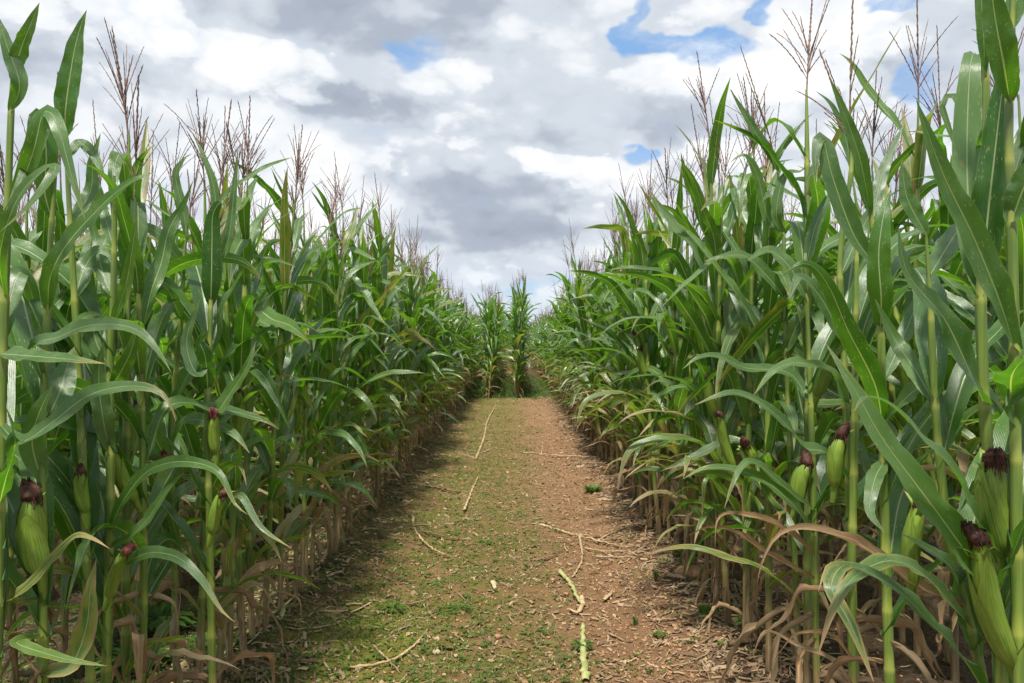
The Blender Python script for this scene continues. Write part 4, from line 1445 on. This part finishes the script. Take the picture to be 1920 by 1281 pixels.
# ------------------------------------------------------------------ ground cover
def scatter_cover():
    rng = np.random.default_rng(9)
    N = 110000
    y = 3.0 + 20 * rng.random(N) ** 1.6
    x = rng.uniform(-2.6, 2.2, N)
    nz = vnoise(x * 2.2, y * 2.2, 21) * .5 + vnoise(x * 7, y * 7, 22) * .5
    dens = np.interp(x, [-2.6, -1.7, -1.1, -0.7, -0.2, 0.25, 0.6, 0.9, 1.1, 1.6, 2.2], [.7, .9, 1.0, 1.05, .95, .62, .30, .40, .5, .5, .4])
    far_n = 7000
    x[:far_n] = rng.uniform(-2.0, 2.2, far_n)
    y[:far_n] = 19.3 + 11 * rng.random(far_n) + vnoise(x[:far_n] * 3, x[:far_n] * 0, 31) * 1.2
    dens = np.where(np.arange(N) < far_n, 1.4, dens)
    keep = (nz * 0.9 + rng.random(N) * 0.40) < dens
    n_far = int(keep[:far_n].sum())
    x, y = x[keep], y[keep]
    g = Geo()
    n = len(x)
    z = ground_z(x, y)
    for i in range(n):
        k = int(rng.integers(2, 5))
        s = rng.uniform(0.006, 0.015) * (1.0 if rng.random() < 0.93 else 1.8)
        rn = rng.random()
        dr = 0.55 if rng.random() < 0.12 else 0.0
        grass = rng.random() < 0.35
        if i < n_far:
            s *= rng.uniform(2.0, 5.5)
            rn *= 0.5
        az0 = rng.uniform(0, 6.28)
        for j in range(k):
            a = az0 + j * 6.28 / k + rng.normal(0, .3)
            ca, sa = math.cos(a), math.sin(a)
            up = rng.uniform(.3, .9) if not grass else rng.uniform(1.2, 3.0)
            L = s * (1.0 if not grass else 2.0)
            wd = s * (0.42 if not grass else 0.12)
            b = np.array([x[i], y[i], z[i] + (0.003 if grass else s * rng.uniform(.2, .9))])
            m_ = b + np.array([ca, sa, up * .6]) * L * .5
            t_ = b + np.array([ca, sa, up * .45]) * L
            sd = np.array([-sa, ca, 0.0]) * wd
            g.add([b, m_ - sd, t_, m_ + sd], [[0, 1, 2, 3]], None, (dr, rn, 0), 0)
    o = link('ground_weeds', g.mesh('ground_weeds', [M_WEED], False))
    tag(o, 'low green seedlings and grass shoots scattered over the dirt path', 'weeds', kind='stuff')


def scatter_litter():
    rng = np.random.default_rng(10)
    N = 26000
    g = Geo()
    y = 2.6 + 19 * rng.random(N) ** 1.7
    side_ = rng.random(N)
    x = np.where(side_ < 0.36, rng.normal(1.05, 0.28, N), np.where(side_ < 0.56, rng.normal(-1.30, 0.24, N), rng.uniform(-1.1, 1.0, N)))
    for i in range(N):
        L = rng.uniform(0.012, 0.075) if rng.random() < .88 else rng.uniform(.08, .2)
        if abs(x[i]) < 0.85:
            L *= 0.5
        wd = rng.uniform(0.0012, 0.005) if rng.random() < .85 else rng.uniform(.005, .012)
        a = rng.uniform(0, 2 * PI)
        b2 = rng.normal(0, .35)
        c0 = np.array([x[i], y[i], 0])
        pts = [c0, c0 + np.array([math.cos(a), math.sin(a), 0]) * L * .5]
        pts.append(pts[1] + np.array([math.cos(a + b2), math.sin(a + b2), 0]) * L * .5)
        P = np.array(pts)
        P[:, 2] = ground_z(P[:, 0], P[:, 1]) + 0.003 + rng.uniform(0, 0.012, 3)
        sd = np.array([-math.sin(a), math.cos(a), rng.normal(0, .4)]) * wd
        V = np.concatenate([P - sd, P + sd])
        g.add(V, [[0, 1, 4, 3], [1, 2, 5, 4]], None, (0, rng.random(), 0), 0)
    o = link('dry_litter', g.mesh('dry_litter', [M_LITTER], False))
    tag(o, 'scraps of dry corn leaf and straw littering the soil along the rows', 'litter', kind='stuff')


ICO = None


def scatter_clods():
    rng = np.random.default_rng(12)
    N = 9000
    g = Geo()
    y = 2.8 + 12 * rng.random(N) ** 1.8
    x = np.where(rng.random(N) < .45, rng.normal(0.8, 0.35, N), rng.uniform(-1.5, 1.3, N))
    cube = np.array([[a, b, c] for a in (-1, 1) for b in (-1, 1) for c in (-1, 1)], float)
    quads = [[0, 1, 3, 2], [4, 6, 7, 5], [0, 4, 5, 1], [2, 3, 7, 6], [0, 2, 6, 4], [1, 5, 7, 3]]
    z = ground_z(x, y)
    for i in range(N):
        r = rng.uniform(0.0018, 0.0075) * (1 if rng.random() < .95 else 1.9)
        v = cube * (0.6 + rng.random((8, 3)) * 0.55) * r * np.array([1.2, 1.0, 0.7])
        a = rng.uniform(0, 6.28)
        ca, sa = math.cos(a), math.sin(a)
        v = np.stack([v[:, 0] * ca - v[:, 1] * sa + x[i], v[:, 0] * sa + v[:, 1] * ca + y[i], v[:, 2] + z[i] + r * .3], -1)
        g.add(v, quads, None, None, 0)
    o = link('soil_crumbs', g.mesh('soil_crumbs', [M_CLOD]))
    tag(o, 'loose crumbs of reddish soil strewn over the path', 'soil crumbs', kind='stuff')


scatter_cover()
scatter_litter()
scatter_clods()


# ------------------------------------------------------------------ fallen stalks and other single things on the path
def stick(pts, r, mtl, label, name='fallen_stalk', cat='fallen stalk', lift=0.007, flat=0.6, branches=(), group='fallen corn stalks lying on the path'):
    rng = np.random.default_rng(abs(hash(label)) % 1000 if False else sum(map(ord, label)))
    g = Geo()

    def path(pp, rr):
        P = np.array([on_ground(px, py) for px, py in pp])
        n = max(8, int(np.linalg.norm(P[-1] - P[0]) / 0.02))
        Q = catmull(P, n)
        Q[:, 2] = ground_z(Q[:, 0], Q[:, 1]) * 0.4 + np.mean(ground_z(Q[:, 0], Q[:, 1])) * 0.6 + rr * 0.8 + lift
        Q += rng.normal(0, rr * 0.22, Q.shape)
        s = np.linspace(0, 1, n)
        rad = rr * (1 - 0.45 * s) * (1 + 0.18 * (np.sin(s * n * 0.55) > 0.93))
        rad[0] *= 0.7
        rad[-1] *= 0.4
        tube(g, Q, rad, 7, (0, 0, 0), 0, flat=flat)
    r = r * 1.25
    path(pts, r)
    for b in branches:
        path(b, r * 0.7)
    o = link(name, g.mesh(name, [mtl]))
    tag(o, label, cat, group)
    return o


stick([(1098, 1290), (1094, 1240), (1093, 1178)], 0.0155, M_GREENSTICK, 'thick pale green stalk piece pointing away at the bottom edge of the path')
stick([(1049, 1078), (1070, 1104), (1088, 1138)], 0.013, M_GREENSTICK, 'pale green stalk piece slanting above the thick green one', )
stick([(1092, 1128), (1091, 1148), (1080, 1158), (1065, 1152)], 0.014, M_STRAW, 'short curled tan stalk end between the two pale green pieces')
stick([(1010, 984), (1060, 997), (1120, 1010), (1180, 1028)], 0.010, M_STRAW, 'long straw coloured stalk lying across the right half of the path', branches=([(1120, 1010), (1135, 1000), (1178, 985)],))
stick([(1086, 1004), (1092, 1040), (1087, 1062), (1072, 1086)], 0.008, M_STRAW, 'curved straw stalk running down from the long crosswise one')
stick([(1097, 1022), (1130, 1028), (1176, 1032)], 0.007, M_STRAW, 'forked thin straw stalk just below the long crosswise one', branches=([(1130, 1028), (1146, 1040)],))
stick([(1118, 1042), (1150, 1045), (1192, 1047)], 0.006, M_STRAW, 'straight thin straw stalk, lowest of the three crosswise straws')
stick([(995, 1055), (1022, 1049), (1050, 1040)], 0.011, M_DARKSTICK, 'short dark rotting stalk left of the curved straw stalk')
stick([(980, 850), (1040, 853), (1120, 858)], 0.012, M_STRAW, 'bleached stalk lying straight across the far right of the path', branches=([(1015, 853), (1017, 834)],))
stick([(783, 914), (820, 918), (858, 925)], 0.014, M_DARKSTICK, 'dark stalk lying crosswise on the left side of the far path')
stick([(870, 957), (882, 930), (897, 895)], 0.010, M_STRAW, 'slanting tan stalk left of the path centre, below the branching one')
stick([(893, 860), (908, 820), (914, 790), (930, 760)], 0.012, M_STRAW, 'long bleached branching stalk running away down the left of the far path',
      branches=([(898, 850), (884, 842), (862, 838)], [(902, 852), (925, 842), (948, 845)], [(895, 862), (880, 856), (868, 850)]))
stick([(775, 970), (778, 1000), (810, 1030), (850, 1050)], 0.008, M_STRAW, 'thin bent tan stalk ending in a dark stub, left of the path centre')
stick([(762, 1000), (800, 1004), (858, 1016)], 0.009, M_DARKSTICK, 'brown stalk lying crosswise over the thin bent one')
stick([(733, 1132), (765, 1128), (800, 1121)], 0.008, M_DARKSTICK, 'straight brown stalk on the mossy left side in the middle foreground')
stick([(648, 1139), (662, 1138), (680, 1137)], 0.006, M_STRAW, 'short pale straw at the left edge of the mossy patch')
stick([(655, 1258), (720, 1246), (770, 1222), (804, 1186)], 0.0075, M_STRAW, 'long curved tan twig in the bottom left of the path', branches=([(700, 1214), (728, 1240), (748, 1262)],))
stick([(383, 1281), (440, 1232), (500, 1180), (556, 1136)], 0.0085, M_GREENSTICK, 'long straight grey green stalk slanting at the foot of the left row')
stick([(520, 1188), (527, 1174), (533, 1158)], 0.014, M_GREENSTICK, 'small pale green husk scrap beside the slanting grey green stalk', name='husk_scrap', cat='husk scrap', flat=0.5, group='husk scraps on the path')
stick([(1230, 930), (1260, 945), (1200, 950)], 0.008, M_DARKSTICK, 'brown bent stalk at the foot of the right row')
stick([(1130, 1012), (1165, 1002), (1198, 990)], 0.008, M_DARKSTICK, 'thin brown twig reaching from the crosswise straws toward the right row')
stick([(1365, 1236), (1400, 1230), (1440, 1234)], 0.018, M_DARKSTICK, 'thick dark rotting stalk under the right row in the foreground')
stick([(1140, 1184), (1155, 1190), (1170, 1196)], 0.006, M_STRAW, 'short pale straw piece right of the thick green stalk')
stick([(1133, 1126), (1140, 1120), (1148, 1110)], 0.011, M_STRAW, 'tan curled husk scrap on the bare soil right of centre', name='husk_scrap', cat='husk scrap', flat=0.45, group='husk scraps on the path')
stick([(923, 1103), (926, 1110), (931, 1118)], 0.014, M_STONE, 'whitish husk scrap lying left of the path centre', name='husk_scrap', cat='husk scrap', flat=0.3, group='husk scraps on the path')
stick([(953, 1147), (960, 1141), (970, 1134)], 0.007, M_STRAW, 'small tan husk scrap just below the whitish one', name='husk_scrap', cat='husk scrap', flat=0.5, group='husk scraps on the path')


def stone(px, py, r, mtl, label, name='stone', cat='stone', sq=0.7, ax=1.0):
    rng = np.random.default_rng(int(px * 7 + py))
    p = on_ground(px, py)
    g = Geo()
    n, m = 10, 14
    th = np.linspace(0, PI, n)
    ph = np.linspace(0, 2 * PI, m, endpoint=False)
    TH, PH = np.meshgrid(th, ph, indexing='ij')
    rr = r * (0.8 + 0.45 * vnoise(np.cos(PH) * 1.6 + 5 + TH, np.sin(PH) * 1.6 + TH * 1.3 + 9, int(px)))
    V = np.stack([np.sin(TH) * np.cos(PH) * rr * ax, np.sin(TH) * np.sin(PH) * rr, np.cos(TH) * rr * sq], -1).reshape(-1, 3) + p + np.array([0, 0, r * sq * 0.45])
    g.add(V, grid_quads(n, m, True), None, None, 0)
    o = link(name, g.mesh(name, [mtl]))
    tag(o, label, cat)


stone(819, 1222, 0.020, M_STONE, 'small pale yellowish stone on the moss at bottom left of the path', sq=0.75)
stone(1300, 1092, 0.055, M_CLOD, 'large reddish clod of soil at the foot of the right row', 'soil_clod', 'clod', 0.75, 1.8)
stone(1412, 1182, 0.020, M_CLOD, 'small reddish clod of soil under the right row in the foreground', 'soil_clod', 'clod', 0.8, 1.3)
stone(1133, 885, 0.035, M_CLOD, 'far reddish clod of soil near the right row', 'soil_clod', 'clod', 0.6, 1.5)


def tuft(px, py, r, h, n, wd, label, name='weed_tuft', cat='weed', broad=False, seed=1, tone=0.6):
    rng = np.random.default_rng(seed)
    p = on_ground(px, py)
    g = Geo()
    for k in range(n):
        a = rng.uniform(0, 6.28)
        o = np.array([math.cos(a), math.sin(a), 0]) * r * rng.random() ** .5 * 0.6
        d = np.array([math.cos(a), math.sin(a), 0])
        L = h * rng.uniform(0.5, 1.1)
        if broad:
            P = np.array([p + o, p + o + [0, 0, L * .5], p + o + d * r * .35 + [0, 0, L * .8], p + o + d * r * .8 + [0, 0, L * .7]])
        else:
            P = np.array([p + o, p + o + d * r * .15 + [0, 0, L * .6], p + o + d * r * rng.uniform(.3, .7) + [0, 0, L]])
        Q = catmull(P, 7)
        S = np.tile(np.cross(d, [0, 0, 1.0]), (7, 1))
        prof = np.array([.2, .6, .9, 1, .85, .5, .05]) if not broad else np.array([.08, .08, .1, .6, 1, .8, .05])
        V = np.stack([Q - S * (prof * wd)[:, None], Q + S * (prof * wd)[:, None]], 1).reshape(-1, 3)
        g.add(V, grid_quads(7, 2), None, (0, tone + rng.uniform(-.3, .3), 0), 0)
    o = link(name, g.mesh(name, [M_WEED]))
    tag(o, label, cat, 'weeds standing on the path')


tuft(1322, 1165, 0.045, 0.05, 130, 0.0035, 'bright green cushion of fine weed at the foot of the right row', seed=3, tone=0.8)
tuft(1400, 1215, 0.05, 0.10, 26, 0.010, 'broad leafed green weed under the right row in the foreground', broad=True, seed=4, tone=0.3)
tuft(1112, 925, 0.10, 0.07, 120, 0.006, 'green weed clump by the right row halfway along the path', seed=5, tone=0.4)
tuft(1090, 1220, 0.05, 0.05, 60, 0.005, 'green weed growing beside the thick pale green stalk', broad=True, seed=6, tone=0.3)
tuft(1230, 1095, 0.02, 0.07, 18, 0.004, 'thin upright seedling alone on the bare soil right of centre', seed=7, tone=0.6)
tuft(1192, 1172, 0.02, 0.06, 16, 0.004, 'small dark seedling standing beside a short pale straw', seed=8, tone=0.2)
tuft(1238, 1195, 0.03, 0.035, 40, 0.005, 'low dull green weed on bare soil left of the green cushion', broad=True, seed=9, tone=0.4)
tuft(910, 1020, 0.05, 0.03, 60, 0.005, 'bright yellow green seedling patch in the middle of the path', broad=True, seed=10, tone=0.9)

tuft(300, 1180, 0.16, 0.10, 70, 0.016, 'dark green broad leafed weed between the left foreground stalks', broad=True, seed=21, tone=0.1)
tuft(395, 1236, 0.12, 0.07, 60, 0.012, 'dark green weed patch left of the slanting grey green stalk', broad=True, seed=22, tone=0.15)
tuft(250, 1255, 0.14, 0.10, 60, 0.016, 'dark broad leafed weed at the very bottom of the left row', broad=True, seed=23, tone=0.1)
tuft(445, 1108, 0.08, 0.06, 40, 0.014, 'bluish green broad leafed seedling at the foot of the left row', broad=True, seed=24, tone=0.05)
tuft(860, 1150, 0.06, 0.03, 50, 0.006, 'flat green seedling patch on the path just left of the whitish scrap', broad=True, seed=25, tone=0.4)
tuft(735, 1140, 0.07, 0.04, 60, 0.006, 'green weed patch beside the straight brown stalk on the moss', broad=True, seed=26, tone=0.5)
tuft(1275, 1055, 0.05, 0.05, 40, 0.006, 'small green weed at the foot of the right row above the large clod', broad=True, seed=27, tone=0.4)
